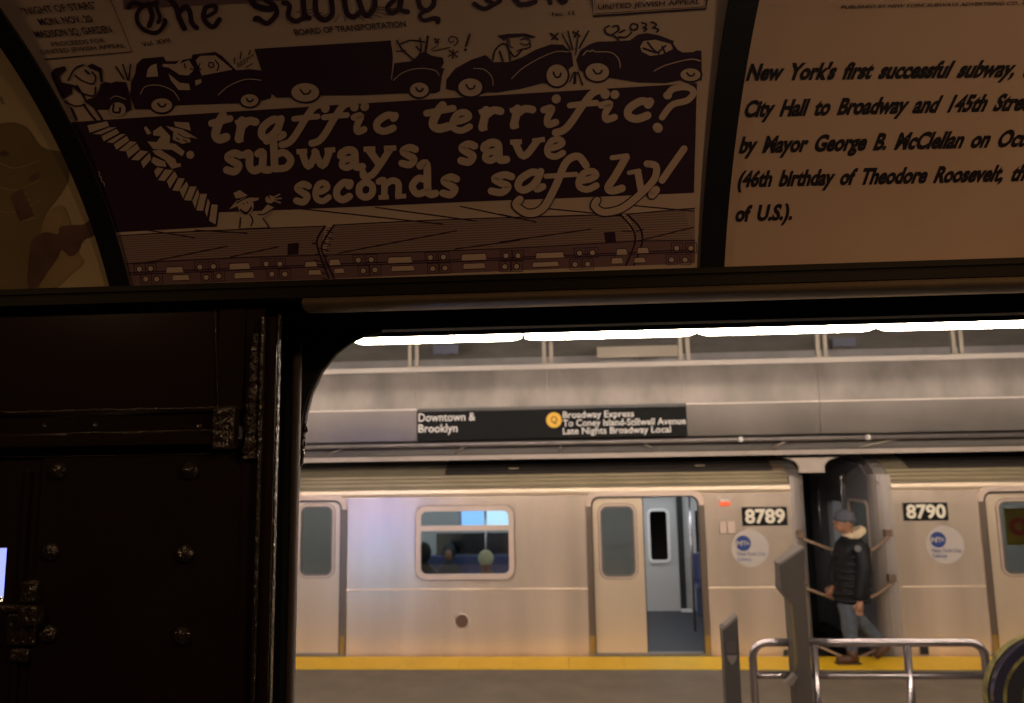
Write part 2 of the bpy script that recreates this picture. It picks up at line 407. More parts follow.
# fluorescent fixtures
YL = 5.6
zL = P(700, 329.5, YL).z
L0 = P(523, 333, YL).x; L1 = P(876, 325, YL).x; LS = (L1 - L0) / 2
names = {}
for k in range(-5, 7):
    a = L0 + k * LS; b = a + LS
    root = empty('fluorescent_light', ((a + b) / 2, YL, zL))
    prof = [(YL + .045 * math.cos(t * PI / 8 * 1.0 + 0), zL + .042 * math.sin(t * PI / 8)) for t in range(16)]
    mb = MB()
    # diffuser with slightly tapered ends
    rings = []
    xsn = [a + .015, a + .05, a + .10, b - .10, b - .05, b - .015]; rr = [.6, .9, 1, 1, .9, .6]
    vs = []
    for xx, r_ in zip(xsn, rr):
        for t in range(14):
            an = 2 * PI * t / 14; vs.append((xx, YL + .05 * r_ * math.cos(an), zL + .043 * r_ * math.sin(an)))
    fs = [(i * 14 + t, i * 14 + (t + 1) % 14, (i + 1) * 14 + (t + 1) % 14, (i + 1) * 14 + t) for i in range(5) for t in range(14)]
    fs += [tuple(range(14)), tuple(range(70, 84))]
    mb.add(vs, fs, True); mb.build('diffuser', TUBEM, root)
    MB().box(a + .02, YL - .06, zL + .045, b - .02, YL + .06, zL + .09).build('housing', BRACK, root)
    for xx in (a + .25, b - .25): MB().box(xx - .01, YL - .01, zL + .09, xx + .01, YL + .01, 4.0).build('hanger', BRACK, root)
    lab = {-1: 'leftmost glowing fluorescent tube, cut by the rounded doorway corner', 0: 'second glowing fluorescent tube from the left, above the direction sign',
           1: 'third glowing fluorescent tube from the left, above the open train door', 2: 'rightmost glowing fluorescent tube of the overhead row'}.get(k)
    tag(root, lab or 'fluorescent tube of the platform row, hidden from the doorway', 'light', 'fluorescent tubes over the platform' if lab else 'hidden fluorescent tubes over the platform')
    dup = root.copy(); col.objects.link(dup); dup.location.y = 2.3; dup['group'] = 'added unseen second row of fluorescent tubes'; dup['label'] = 'unseen fluorescent tube of the added second row, close above the vintage car door outside'  # unseen second row, added to throw more light on the train and pillar
    for ch in list(root.children):
        c2_ = ch.copy(); col.objects.link(c2_); c2_.parent = dup; c2_.matrix_parent_inverse = ch.matrix_parent_inverse.copy()

# ------------------------------------------------------------------ MODERN TRAIN
def mta_disc(cx_px, cy_px, car):
    c = P(cx_px, cy_px, YT); r = .212
    Yd = YT - .004
    MB().plate(circ(c.x, c.z, r, 32), [], YT + .001, Yd).build('logo_disc', LOGOW, car)
    bx, bz = c.x - .075, c.z + .055
    MB().plate(circ(bx, bz, .088, 24), [], Yd - .001, Yd - .003).build('logo_roundel', LOGOB, car)
    mb = MB(); flat_text(mb, 'M', bx - .088, bz - .03, bx - .015, .06, Yd - .005, .03, .2)
    flat_text(mb, 'T', bx - .01, bz - .025, bx + .035, .05, Yd - .005, .03, .15)
    flat_text(mb, 'A', bx + .03, bz - .02, bx + .066, .04, Yd - .005, .03, .1); mb.build('logo_letters', LOGOW, car)
    mb = MB(); flat_text(mb, 'New York City', c.x - .15, c.z - .085, c.x + .17, .042, Yd - .004, .004)
    flat_text(mb, 'Subway', c.x - .15, c.z - .145, c.x + .01, .042, Yd - .004, .004); mb.build('logo_text', LOGOB, car)
def number_plate(q, num, car):
    MB().box(q[0], YT - .012, q[1], q[2], YT + .002, q[3]).build('number_plate', SIGNB, car)
    w_ = q[2] - q[0]; h_ = q[3] - q[1]
    mb = MB(); flat_text(mb, num, q[0] + .06 * w_, q[1] + .16 * h_, q[2] - .05 * w_, h_ * .72, YT - .014, .035)
    mb.build('number', PLATEW, car)
ZS = P(600, 487, YT).z           # top of the flat side
ZT = ZS + .36
def roof_profile():
    return [(YT + .02, ZS - .005), (YT + .015, ZS + .015), (YT + .05, ZS + .04), (YT + .045, ZS + .065), (YT + .08, ZS + .09), (YT + .075, ZS + .11), (YT + .11, ZS + .135),
            (YT + .105, ZS + .155), (YT + .15, ZS + .18), (YT + .30, ZS + .26), (YT + .45, ZS + .31), (YT + .9, ZS + .38), (YT + 1.33, ZS + .40), (YT + 1.76, ZS + .38),
            (YT + 2.2, ZS + .31), (YT + 2.5, ZS + .2), (YT + 2.66, ZS)]
def door_leaf(x0, x1, z1, car, win, name='door_leaf', y=YT + .03):
    d = MB().plate([(x0, .02), (x1, .02), (x1, z1), (x0, z1)], [rrect(*win, .075)], y, y + .035).build(name, STEEL2, car)
    MB().plate(rrect(win[0] - .043, win[1] - .043, win[2] + .043, win[3] + .043, .112), [rrect(win[0] - .030, win[1] - .030, win[2] + .030, win[3] + .030, .10)], y - .004, y + .004).build('window_gasket', DARKFR, d)
    MB().plate(rrect(win[0] - .012, win[1] - .012, win[2] + .012, win[3] + .012, .085), [rrect(win[0] + .006, win[1] + .006, win[2] - .006, win[3] - .006, .068)], y - .0125, y + .002).build('window_gasket', DARKFR, d)
    MB().plate(rrect(win[0] - .035, win[1] - .035, win[2] + .035, win[3] + .035, .105), [rrect(win[0] + .004, win[1] + .004, win[2] - .004, win[3] - .004, .07)], y - .012, y + .004).build('window_frame', FRAME, d)
    MB().plate(rrect(*win, .075), [], y + .012, y + .018).build('window_pane', GLASSD, d)
    MB().box(x0 - .003, y - .003, .02, x0 + .008, y + .038, z1).build('edge_rubber', RUBBER, d)
    MB().box(x1 - .008, y - .003, .02, x1 + .003, y + .038, z1).build('edge_rubber', RUBBER, d)
    return d
def door_frame(x0, x1, z1, car, wd=.075):
    # bright raised surround following the opening, dark pillars inside
    MB().plate(toprr(x0 - wd, .0, x1 + wd, z1 + wd, .14), [toprr(x0, .0 + .001, x1, z1, .09)], YT - .012, YT + .03).build('door_surround', FRAME, car)
    MB().plate(toprr(x0 - .012, .001, x1 + .012, z1 + .012, .10), [toprr(x0 + .004, .002, x1 - .004, z1 - .004, .088)], YT - .016, YT + .02).build('door_gasket', BLACK, car)
    for a, b in ((x0 - wd, x0 - .005), (x1 + .005, x1 + wd)):
        MB().box(a, YT - .018, .0, b, YT - .0125, z1 - .10).build('door_pillar', DARKFR, car)
        MB().box(a + .008, YT - .022, .02, b - .008, YT - .018, .22).build('pillar_foot', mat('yellow_brown_foot', (.36, .23, .06), .5, .5), car)  # yellow-brown plate at the foot of each door pillar
    MB().box(x0 - wd, YT - .02, -.03, x1 + wd, YT + .1, .018).build('door_sill', mat('sill_grey', (.28, .25, .22), .4, .6), car)
def side_seam(x0, x1, car, z=None):
    z = z if z is not None else P(600, 588.5, YT).z
    MB().sweep([(YT - .004, z - .008), (YT - .0055, z), (YT - .004, z + .008), (YT + .001, z + .008), (YT + .001, z - .008)], x0, x1).build('side_seam', STEEL2, car)

# geometry of car 8789
XE = P(794.5, 560, YT).x                      # its right end
X0 = -6.6
zd = P(650, 497, YT).z                      # door top
dl = RECT(594, 497, 701, 657, YT); dA, dB = dl[0], dl[2]
eA_r = P(340, 580, YT).x; eA_l = eA_r - (dB - dA)
wn = RECT(420, 510, 510, 575, YT)
car = empty('subway_car', (0, YT + 1.3, 0))
tag(car, 'stainless steel subway car numbered 8789 with half open door', 'train car')
op1 = toprr(dA, -.01, dB, zd, .09); op2 = toprr(eA_l, -.01, eA_r, zd, .09)
# notch door openings out of the bottom edge: plate outline with notches
def side_outline(x0, x1, ztop, doors, zbot=-.45):
    out = [(x0, zbot)]
    out += [(x1, zbot), (x1, ztop), (x0, ztop)]
    return out
MB().plate(side_outline(X0, XE, ZS, None), [toprr(dA, -.02, dB, zd, .09), toprr(eA_l, -.02, eA_r, zd, .09), rrect(*wn, .075)], YT, YT + .05).build('side_wall', STEEL, car)
door_frame(dA, dB, zd, car); door_frame(eA_l, eA_r, zd, car)
xm = P(646, 580, YT).x
lw = RECT(602, 507, 634, 576, YT)
door_leaf(dA - .02, xm, zd + .01, car, lw)
lw2 = RECT(305, 507, 331, 575, YT)
door_leaf((eA_l + eA_r) / 2 + .005, eA_r + .01, zd + .01, car, (lw2[2] - (lw[2] - lw[0]), lw2[1], lw2[2], lw2[3]))
off = eA_r - ((eA_l + eA_r) / 2)
door_leaf(eA_l - .01, (eA_l + eA_r) / 2 - .005, zd + .01, car, (lw2[2] - (lw[2] - lw[0]) - off, lw2[1], lw2[2] - off, lw2[3]))
side_seam(eA_r + .07, dA - .07, car); side_seam(dB + .07, XE - .03, car); side_seam(X0, eA_l - .07, car)
MB().box(eA_r + .075, YT - .003, .0, eA_r + .085, YT + .001, ZS).build('panel_joint', DARKFR, car)
MB().sweep([(YT - .001, ZS - .09), (YT - .012, ZS - .05), (YT - .010, ZS - .01), (YT + .0, ZS), (YT + .03, ZS), (YT + .03, ZS - .09)], X0, XE).build('rain_gutter', STEEL2, car)
# side window
wf = MB().plate(rrect(wn[0] - .05, wn[1] - .05, wn[2] + .05, wn[3] + .05, .12), [rrect(wn[0] + .012, wn[1] + .012, wn[2] - .012, wn[3] - .012, .07)], YT - .02, YT + .01).build('window_frame', FRAME, car)
zcb = P(465, 528, YT).z
MB().plate(rrect(wn[0] - .062, wn[1] - .062, wn[2] + .062, wn[3] + .062, .13), [rrect(wn[0] - .045, wn[1] - .045, wn[2] + .045, wn[3] + .045, .11)], YT - .012, YT + .004).build('window_gasket', DARKFR, wf)
MB().box(wn[0], YT - .012, zcb - .03, wn[2], YT + .012, zcb + .03).build('crossbar', FRAME, wf)
MB().plate(rrect(wn[0] + .005, wn[1] + .005, wn[2] - .005, zcb - .02, .06), [], YT + .014, YT + .02).build('window_pane', GLASS, wf)
MB().box(wn[0] + .01, YT + .014, zcb + .02, wn[2] - .01, YT + .02, wn[3] - .01).build('window_pane', GLASS, wf)
# round cap
c_ = P(462, 621, YT)
mb = MB().plate(circ(c_.x, c_.z, .075, 20), [], YT + .001, YT - .015); mb.build('round_cap', mat('cap_brown', (.12, .07, .045), .5, .3), car)
MB().plate(circ(c_.x, c_.z, .09, 24), [circ(c_.x, c_.z, .07, 20)], YT + .001, YT - .008).build('cap_ring', FRAME, car)
# indicator light and box beside the door
c_ = P(724.5, 503, YT)
MB().box(c_.x - .06, YT - .04, c_.z - .03, c_.x + .06, YT, c_.z + .02).build('indicator_lens', RED, car, .008)
MB().box(c_.x - .065, YT - .045, c_.z + .02, c_.x + .065, YT, c_.z + .05).build('indicator_hood', SIGNW, car, .008)
q = RECT(719, 521, 735, 534, YT); MB().box(q[0], YT - .03, q[1], (q[0] + q[2]) / 2 - .004, YT, q[3]).build('speaker_box', FRAME, car, .01)
MB().box((q[0] + q[2]) / 2 + .004, YT - .03, q[1], q[2], YT, q[3]).build('speaker_box', FRAME, car, .01)
number_plate(RECT(742, 507, 787, 525.5, YT), '8789', car)
mta_disc(750, 548, car)
def small_mark(s, px, py, car, m_=BLACK):
    q = RECT(px - 5, py - 5, px + 5, py + 5, YT)
    MB().box(q[0], YT - .004, q[1], q[2], YT, q[3]).build('mark_plate', mat('mark_grey', (.20, .17, .13), .5), car)
    mb = MB(); flat_text(mb, s, q[0] + .01, q[1] + .015, q[2] - .01, (q[3] - q[1]) * .75, YT - .007, .04); mb.build('mark_lettering', m_, car)
small_mark('F2', 788, 654, car)
# roof
MB().sweep(roof_profile() + [(YT + 2.6, ZS), (YT + .1, ZS - .005)], X0, XE - .0).build('roof', STEEL3, car)
rA, rB = P(446, 464, YT + .2).x, P(770, 464, YT + .2).x
MB().sweep([(YT + .10, ZS + .165), (YT + .125, ZS + .20), (YT + .29, ZS + .285), (YT + .5, ZS + .36), (YT + .5, ZS + .3), (YT + .2, ZS + .17)], rA, rB).build('roof_grille', mat('roof_dark', (.035, .028, .024), .6), car)
for k in (1, 5):
    xx = rA + (rB - rA) * (k + .5) / 7
    MB().box(xx - .06, YT + .14, ZS + .225, xx + .06, YT + .16, ZS + .24).build('roof_tab', mat('roof_tab', (.22, .19, .12), .6), car)
MB().sweep([(YT + .14, ZS + .16), (YT + .14, ZS + .185), (YT + .5, ZS + .345), (YT + .5, ZS + .3)], XE - .45, XE - .02).build('roof_end_band', mat('roof_rust', (.20, .13, .09), .6), car)
# interior of 8789
YB = YT + 2.6
MB().box(X0, YT + .06, -.05, XE - .1, YB, 0.015).build('car_floor', CARFL, car)
MB().box(X0, YT + .06, ZS - .05, XE - .1, YB, ZS - .02).build('car_ceiling', CARIN, car)
winb = []
def bx(a, b): return (a, b)
dshift = (dA + dB) / 2
bw = RECT(650, 512, 668, 560, YB)
bl = P(646, 560, YB).x; br = P(679, 560, YB).x
# opposite wall with door windows and a long seat window
lx0, lz0, lx1, lz1 = P(385, 540, YB).x, .95, P(600, 540, YB).x, 1.45
def rect_wall(x0, x1, z0, z1, y0, y1, rects, nm, m_, par):
    mb = MB(); x = x0
    for q in sorted(rects):
        mb.box(x, y0, z0, q[0], y1, z1); mb.box(q[0], y0, z0, q[2], y1, q[1]); mb.box(q[0], y0, q[3], q[2], y1, z1); x = q[2]
    mb.box(x, y0, z0, x1, y1, z1); return mb.build(nm, m_, par)
dwin = (P(650, 530, YB).x, P(660, 560, YB).z, P(667, 530, YB).x, P(660, 511, YB).z)
rect_wall(X0, XE - .1, 0, ZS - .05, YB, YB + .05, [dwin, (dwin[2] + .42, dwin[1] + .1, dwin[2] + 1.0, dwin[3]), (P(436, 540, YB).x, P(470, 562, YB).z, P(575, 540, YB).x, P(470, 533, YB).z)], 'far_wall', CARIN, car)
MB().box(P(436, 540, YB).x, YB + .02, P(470, 562, YB).z, P(575, 540, YB).x, YB + .03, P(470, 533, YB).z).build('far_window_pane', glass('far_glass', (.5, .5, .5), .35, .15), car)
MB().plate(rrect(P(650, 530, YB).x - .04, P(660, 560, YB).z - .04, P(667, 530, YB).x + .04, P(660, 511, YB).z + .04, .09), [rrect(P(650, 530, YB).x, P(660, 560, YB).z, P(667, 530, YB).x, P(660, 511, YB).z, .05)], YB - .03, YB).build('far_window_frame', SIGNW, car)
xd = P(680, 560, YB).x
MB().box(xd - .02, YB - .06, 0, xd + .06, YB - .01, 2.03).build('door_post', BLACK, car)
MB().box(bl - .7, YB - .02, 1.80, xd + .8, YB - .0, 1.83).build('door_header', BLACK, car)
MB().box(xd - .03, YB - .2, .03, xd + .12, YB - .08, .06).build('door_stop', SIGNW, car)
for yy in (YT + .75, YT + 1.9):
    MB().box(X0 + .2, yy, ZS - .07, XE - .3, yy + .18, ZS - .051).build('ceiling_light', CARLIGHT, car)
# adverts over the far seat
for a, b, mm in ((462, 484, CARAD), (485, 511, CARADW), (421, 458, CARIN)):
    MB().box(P(a, 518, YB).x, YB - .05, P(460, 526, YB - .04).z, P(b, 518, YB).x, YB - .02, P(460, 510, YB - .04).z).build('advert_panel', mm, car)
# seats and poles
for a, b in ((420, 570), (692, 760)):
    xa, xb = P(a, 580, YB).x, P(b, 580, YB).x
    st = MB(); st.box(xa, YB - .5, .40, xb, YB - .08, .45); st.box(xa, YB - .12, .45, xb, YB - .03, .85); st.box(xa, YB - .4, .015, xb, YB - .3, .4)
    st.build('bench_seat', SEAT, car, .02)
px_ = P(692, 560, YT + 1.2)
mbp = MB(); mbp.tube([(px_.x, YT + 1.2, .015), (px_.x, YT + 1.2, ZS - .05)], .018)
mbp.build('grab_pole', RAIL, car)
px2 = P(486, 560, YT + 1.3)
MB().tube([(px2.x, YT + 1.3, .015), (px2.x, YT + 1.3, ZS - .05)], .016).build('grab_pole', RAIL, car)
# bright side panel beside the open door
xq = P(689, 540, YB - .3).x
MB().box(dB + .10, YT + .08, .05, dB + .13, YT + .45, 1.5).build('windscreen_panel', CARIN, car)
# car end
def car_end(xe, sgn, car, win=True):
    """xe: x of the side panel's end; sgn +1 when the car's end faces +X"""
    # rounded corner between side and end face
    prof = []
    for t in range(7):
        a = R(90 * t / 6); prof.append((xe + sgn * .2 * math.sin(a), YT + .2 - .2 * math.cos(a)))
    prof += [(xe + sgn * .13, YT + .2), (xe, YT + .05)]
    mb = MB(); mb.plate(prof, [], -.45, ZS + .1, plane='xy'); mb.build('corner_post', ENDLITE, car)
    hood = MB()
    rp = [(YT + .03, ZS), (YT + .16, ZS + .17), (YT + .45, ZS + .31), (YT + .9, ZS + .38), (YT + 1.33, ZS + .4), (YT + 1.76, ZS + .38), (YT + 2.2, ZS + .31), (YT + 2.5, ZS + .2), (YT + 2.62, ZS), (YT + 2.5, ZS - .1), (YT + .15, ZS - .1)]
    hood.plate(rp, [], xe, xe + sgn * .14, plane='yz'); hood.build('end_roof', ENDLITE, car)
    ye = xe + sgn * .19
    face = [(YT + .17, -.45), (YT + 2.45, -.45), (YT + 2.45, ZS + .05), (YT + 2.2, ZS + .22), (YT + 1.3, ZS + .33), (YT + .45, ZS + .22), (YT + .17, ZS + .05)]
    holes = [rrect(YT + .25, P(862, 568, YT + .5).z, YT + .85, P(862, 502, YT + .5).z, .08), rrect(YT + 1.05, .9, YT + 1.6, 1.65, .06)]
    MB().plate(face, holes, ye - sgn * .03, ye, plane='yz').build('end_face', ENDGREY, car)
    h = (YT + .25, P(862, 568, YT + .5).z, YT + .85, P(862, 502, YT + .5).z)
    MB().plate(rrect(h[0] - .03, h[1] - .03, h[2] + .03, h[3] + .03, .1), [rrect(*h, .08)], ye - sgn * .01, ye + sgn * .02, plane='yz').build('end_window_frame', FRAME, car)
    MB().plate(rrect(*h, .08), [], ye - sgn * .02, ye - sgn * .012, plane='yz').build('end_window_pane', GLASSD, car)
    MB().plate([(YT + .95, .02), (YT + 1.7, .02), (YT + 1.7, 1.88), (YT + .95, 1.88)], [rrect(YT + 1.05, .9, YT + 1.6, 1.65, .06)], ye, ye + sgn * .03, plane='yz').build('end_door', mat('end_door_grey', (.19, .19, .20), .4, .5), car)
    MB().tube([(ye + sgn * .08, YT + .86, 1.15), (ye + sgn * .08, YT + .86, 1.98), (ye + sgn * .02, YT + .86, 2.0)], .014).build('grab_iron', RAIL, car)
    MB().tube([(ye + sgn * .08, YT + 1.8, .95), (ye + sgn * .08, YT + 1.8, 1.95)], .014).build('grab_iron', RAIL, car)
    for zz in (P(880, 533, YT).z, P(888, 578, YT).z):
        MB().box(xe + sgn * .04, YT + .03, zz - .04, xe + sgn * .12, YT - .04, zz + .04).build('strap_anchor', mat('anchor_brown', (.16, .10, .07), .6), car)
    MB().box(ye, YT + .5, -.2, ye + sgn * .25, YT + 2.1, -.05).build('end_step', BLACK, car)
car_end(XE, 1, car)

# car 8790
XS = P(897, 560, YT).x; XEND = 9.0
car2 = empty('subway_car', (6, YT + 1.3, 0))
tag(car2, 'stainless steel subway car numbered 8790 at right', 'train car')
gA = P(992, 580, YT).x; gB = gA + (dB - dA)
w8 = (P(1003, 533, YT).x, lw[1], P(1003, 533, YT).x + (lw[2] - lw[0]), lw[3])
MB().plate([(XS, -.45), (XEND, -.45), (XEND, ZS), (XS, ZS)], [toprr(gA, -.02, gB, zd, .09), rrect(gB + .5, wn[1], gB + 1.5, wn[3], .075)], YT, YT + .05).build('side_wall', STEEL, car2)
door_frame(gA, gB, zd, car2)
mid = (gA + gB) / 2
door_leaf(gA - .01, mid - .005, zd + .01, car2, w8)
dx = mid - gA
door_leaf(mid + .005, gB + .01, zd + .01, car2, (w8[0] + dx, w8[1], w8[2] + dx, w8[3]))
wf = MB().plate(rrect(gB + .45, wn[1] - .05, gB + 1.55, wn[3] + .05, .12), [rrect(gB + .51, wn[1] + .01, gB + 1.49, wn[3] - .01, .07)], YT - .02, YT + .01).build('window_frame', FRAME, car2)
MB().plate(rrect(gB + .5, wn[1], gB + 1.5, wn[3], .075), [], YT + .014, YT + .02).build('window_pane', GLASS, wf)
side_seam(XS + .03, gA - .07, car2)
side_seam(gB + .07, XEND, car2)
MB().sweep([(YT - .001, ZS - .09), (YT - .012, ZS - .05), (YT - .010, ZS - .01), (YT + .0, ZS), (YT + .03, ZS), (YT + .03, ZS - .09)], XS, XEND).build('rain_gutter', STEEL2, car2)
number_plate(RECT(903, 502.5, 947.5, 520.5, YT), '8790', car2)
mta_disc(945, 544.5, car2)
small_mark('1', 924, 650, car2)
MB().sweep(roof_profile() + [(YT + 2.6, ZS), (YT + .1, ZS - .005)], XS, XEND).build('roof', STEEL3, car2)
MB().sweep([(YT + .10, ZS + .165), (YT + .125, ZS + .20), (YT + .29, ZS + .285), (YT + .5, ZS + .36), (YT + .5, ZS + .3), (YT + .2, ZS + .17)], P(905, 460, YT + .2).x, XEND).build('roof_grille', mat('roof_dark2', (.035, .028, .024), .6), car2)
MB().box(XS + .1, YT + .06, -.05, XEND, YB, 0.015).build('car_floor', CARFL, car2)
MB().box(XS + .1, YT + .06, ZS - .05, XEND, YB, ZS - .02).build('car_ceiling', CARIN, car2)
MB().box(XS + .1, YB, 0, XEND, YB + .05, 2.03).build('far_wall', CARIN, car2)
for yy in (YT + .75, YT + 1.9):
    MB().box(XS + .8, yy, ZS - .07, XEND - .3, yy + .18, ZS - .051).build('ceiling_light', CARLIGHT, car2)
q = RECT(1006, 508, 1040, 545, YT + .5)
MB().box(q[0], YT + .5, q[1], q[2], YT + .52, q[3]).build('yellow_advert', mat('advert_yellow', (.65, .50, .03), .5, var=(4, .3)), car2)
ca = ((q[0] + q[2]) / 2 - .05, (q[1] + q[3]) / 2)
MB().plate(circ(ca[0], ca[1], .11), [circ(ca[0], ca[1], .05)], YT + .495, YT + .499).build('advert_red_ring', mat('advert_red', (.6, .04, .03), .5), car2)
MB().tube([(q[0] + .18, YT + .35, .015), (q[0] + .18, YT + .35, ZS - .05)], .016).build('grab_pole', RAIL, car2)
car_end(XS, -1, car2)
# extras in the gap
for i, (yl, yr, sag, yb, lab) in enumerate(((538, 536, .10, 556, 'top tan safety strap sagging between the two subway cars'), (587, 583, .12, 602, 'middle tan safety strap sagging between the two subway cars'),
                               (640, 637, .14, 657, 'lowest tan safety strap sagging between the two subway cars'))):
    a = P(812, yl, YT + .04); b = P(889, yr, YT + .04); c = P(850, yb, YT + .04)
    ys_ = YT - .045
    pts = catmull([(XE + .1, ys_, a.z), ((a.x + c.x) / 2, ys_, (a.z + c.z) / 2 - .03), (c.x, ys_, c.z), ((b.x + c.x) / 2, ys_, (b.z + c.z) / 2 - .03), (XS - .1, ys_, b.z)], 5)
    s_ = MB().tube(pts, .018, 8).build('safety_strap', STRAP); tag(s_, lab, 'strap')
o = MB().box(XE + .3, YT + 1.0, -.9, XS - .3, YT + 1.6, -.5).build('car_coupler', BLACK); tag(o, 'black coupler joining the two subway cars', 'coupler')

# ------------------------------------------------------------------ people
def skin(name, pts, edges, rad, m_, parent, sub=2, smooth=True):
    me = bpy.data.meshes.new(name); me.from_pydata([tuple(p) for p in pts], edges, [])
    o = bpy.data.objects.new(name, me); col.objects.link(o)
    o.modifiers.new('s', 'SKIN'); o.modifiers['s'].use_smooth_shade = True
    o.modifiers.new('u', 'SUBSURF'); o.modifiers['u'].levels = sub; o.modifiers['u'].render_levels = sub
    for i, r_ in enumerate(rad):
        rr = r_ if isinstance(r_, tuple) else (r_, r_)
        me.skin_vertices[0].data[i].radius = rr
    me.skin_vertices[0].data[0].use_root = True
    dg = bpy.context.evaluated_depsgraph_get(); dg.update()
    ne = bpy.data.meshes.new_from_object(o.evaluated_get(dg)); bpy.data.objects.remove(o)
    ne.materials.clear(); ne.materials.append(m_); ne.polygons.foreach_set('use_smooth', [True] * len(ne.polygons))
    o = bpy.data.objects.new(name, ne); col.objects.link(o); o.parent = parent; o.matrix_parent_inverse = parent.matrix_basis.inverted()
    return o
def chain(parts):
    """parts: list of chains [(pt, r), ...]; a chain's first entry may be ('j', index) to branch"""
    pts = []; rad = []; ed = []
    for ch in parts:
        prev = None
        for e in ch:
            if e[0] == 'j': prev = e[1]; continue
            pts.append(e[0]); rad.append(e[1])
            if prev is not None: ed.append((prev, len(pts) - 1))
            prev = len(pts) - 1
    return pts, ed, rad
YM = 9.16
hp = P(852, 600, YM); bx0 = hp.x
man = empty('person', (bx0 - .05, YM, 0))
tag(man, 'walking man in black puffer jacket, grey beanie and jeans', 'person')
def w3(px, py, dy=0): # photo point to the man's plane, shifted in depth
    p = P(px, py, YM); return (p.x, YM + dy, p.z)
# body: head, neck, torso, arms with hands, legs
hd = w3(843, 522); nk = w3(850, 536); ch_ = w3(853, 556); wa = w3(853, 590); hip = w3(853, 603)
kF = w3(847, 630, -.07); aF = w3(850, 653, -.07); tF = w3(838, 661, -.07)
kR = w3(866, 627, .08); aR = w3(887, 645, .08); tR = w3(879, 657, .08)
sN = w3(856, 545, -.17); eN = w3(858, 574, -.21); hN = w3(853, 600, -.20)
sF = w3(850, 545, .17); eF = w3(843, 572, .20); hF = w3(838, 590, .18)
parts = [[(hip, .13), (wa, .13), (ch_, .15), (nk, .06), ((nk[0] - .03, YM, nk[2] + .08), .058)],
         [('j', 0), ((kF[0] + .02, YM - .09, hip[2] - .08), .085), (kF, .062), (aF, .042)],
         [('j', 0), ((kF[0] + .06, YM + .09, hip[2] - .08), .085), (kR, .062), (aR, .042)],
         [('j', 2), (sN, .065), (eN, .048), (hN, .032)],
         [('j', 2), (sF, .065), (eF, .048), (hF, .032)]]
body = skin('body', *[chain(parts)[i] for i in (0, 1, 2)], SKIN, man)
# head
hb = MB(); hc = (hd[0] + .01, YM, hd[2])
hb.ball(hc, .098, .078, .125, 16, 12)
hb.ball((hc[0] - .05, YM, hc[2] - .055), .055, .055, .06, 12, 8)          # jaw
hb.add([(hc[0] - .088, YM - .016, hc[2] - .03), (hc[0] - .088, YM + .016, hc[2] - .03), (hc[0] - .128, YM, hc[2] - .025), (hc[0] - .088, YM, hc[2] + .03)], [(0, 1, 2), (0, 2, 3), (1, 3, 2), (0, 3, 1)], True)
hb.ball((hc[0] + .015, YM - .078, hc[2] - .01), .02, .012, .03, 8, 6)
hb.ball((hc[0] + .015, YM + .078, hc[2] - .01), .02, .012, .03, 8, 6)
hb.build('head', SKIN, man)
for s_ in (-1, 1):
    MB().ball((hc[0] - .083, YM + s_ * .03, hc[2] + .012), .012, .014, .009, 8, 6).build('eye', BLACK, man)
MB().tube([(hc[0] - .092, YM - .022, hc[2] - .062), (hc[0] - .104, YM, hc[2] - .06), (hc[0] - .092, YM + .022, hc[2] - .062)], .006, 6).build('mouth', mat('lips', (.2, .07, .05), .5), man)
# fingers on each hand
def hand(h, aim, name='hand'):
    mb = MB(); h = Vector(h); aim = Vector(aim).normalized(); side = Vector((1, 0, 0)); side = (side - aim * side.dot(aim)).normalized(); nrm = aim.cross(side)
    mb.tube([h - aim * .03, h + aim * .02, h + aim * .07, h + aim * .085], [.028, .038, .04, .02], 10)
    for i, (o_, L) in enumerate(((-.028, .055), (-.01, .068), (.01, .062), (.028, .048))):
        b0 = h + aim * .07 + side * o_
        mb.tube([b0, b0 + aim * L * .5, b0 + aim * L * .8 + nrm * .02, b0 + aim * L * .85 + nrm * .035], [.011, .0105, .0095, .006], 8)
    t0_ = h + aim * .02 - side * .034
    mb.tube([t0_, t0_ - side * .02 + aim * .03, t0_ - side * .018 + aim * .058 + nrm * .01], [.015, .012, .008], 8)
    return mb.build(name, SKIN, man)
hand(hN, (-.15, 0, -1)); hand(hF, (-.5, 0, -.85))
# beanie: shell over the upper head
bn = MB(); bn.ball((hc[0] + .012, YM, hc[2] + .045), .112, .092, .10, 18, 12)
bn.tube([(hc[0] + .012 + .108 * math.cos(t * PI / 8), YM + .09 * math.sin(t * PI / 8), hc[2] + .03 + .012 * math.cos(t * PI / 8 + PI)) for t in range(17)], .016, 8)
bn.build('beanie', BEAN, man)
# puffer jacket: quilted rings as a lathe-like stack plus sleeves
jpts = []
n = 8
rings = []
top = Vector(nk) + Vector((.005, 0, .0)); bot = Vector(hip) + Vector((0.005, 0, .02))
pj = []; rj = []; 
cj = [(tuple(bot + Vector((0, 0, -.02))), .175), (tuple(bot + Vector((0, 0, .06))), .185)]
for i in range(1, 6):
    t = i / 6; p = bot.lerp(top, t); cj.append((tuple(p + Vector((0, 0, .04))), .19 if i < 5 else .165))
parts = [cj + [(tuple(top + Vector((0, 0, .03))), .09)],
         [('j', 5), (tuple(Vector(sN) + Vector((0, 0, -.01))), .095), (tuple(Vector(eN) + Vector((0, 0, .05))), .088), (tuple(Vector(hN) + Vector((.0, 0, .06))), .066), (tuple(Vector(hN) + Vector((.0, 0, .02))), .05)],
         [('j', 5), (tuple(Vector(sF) + Vector((0, 0, -.01))), .095), (tuple(Vector(eF) + Vector((0, 0, .05))), .085), (tuple(Vector(hF) + Vector((.0, 0, .06))), .064), (tuple(Vector(hF) + Vector((.0, 0, .02))), .05)]]
jk = skin('jacket', *chain(parts), JACKET, man)
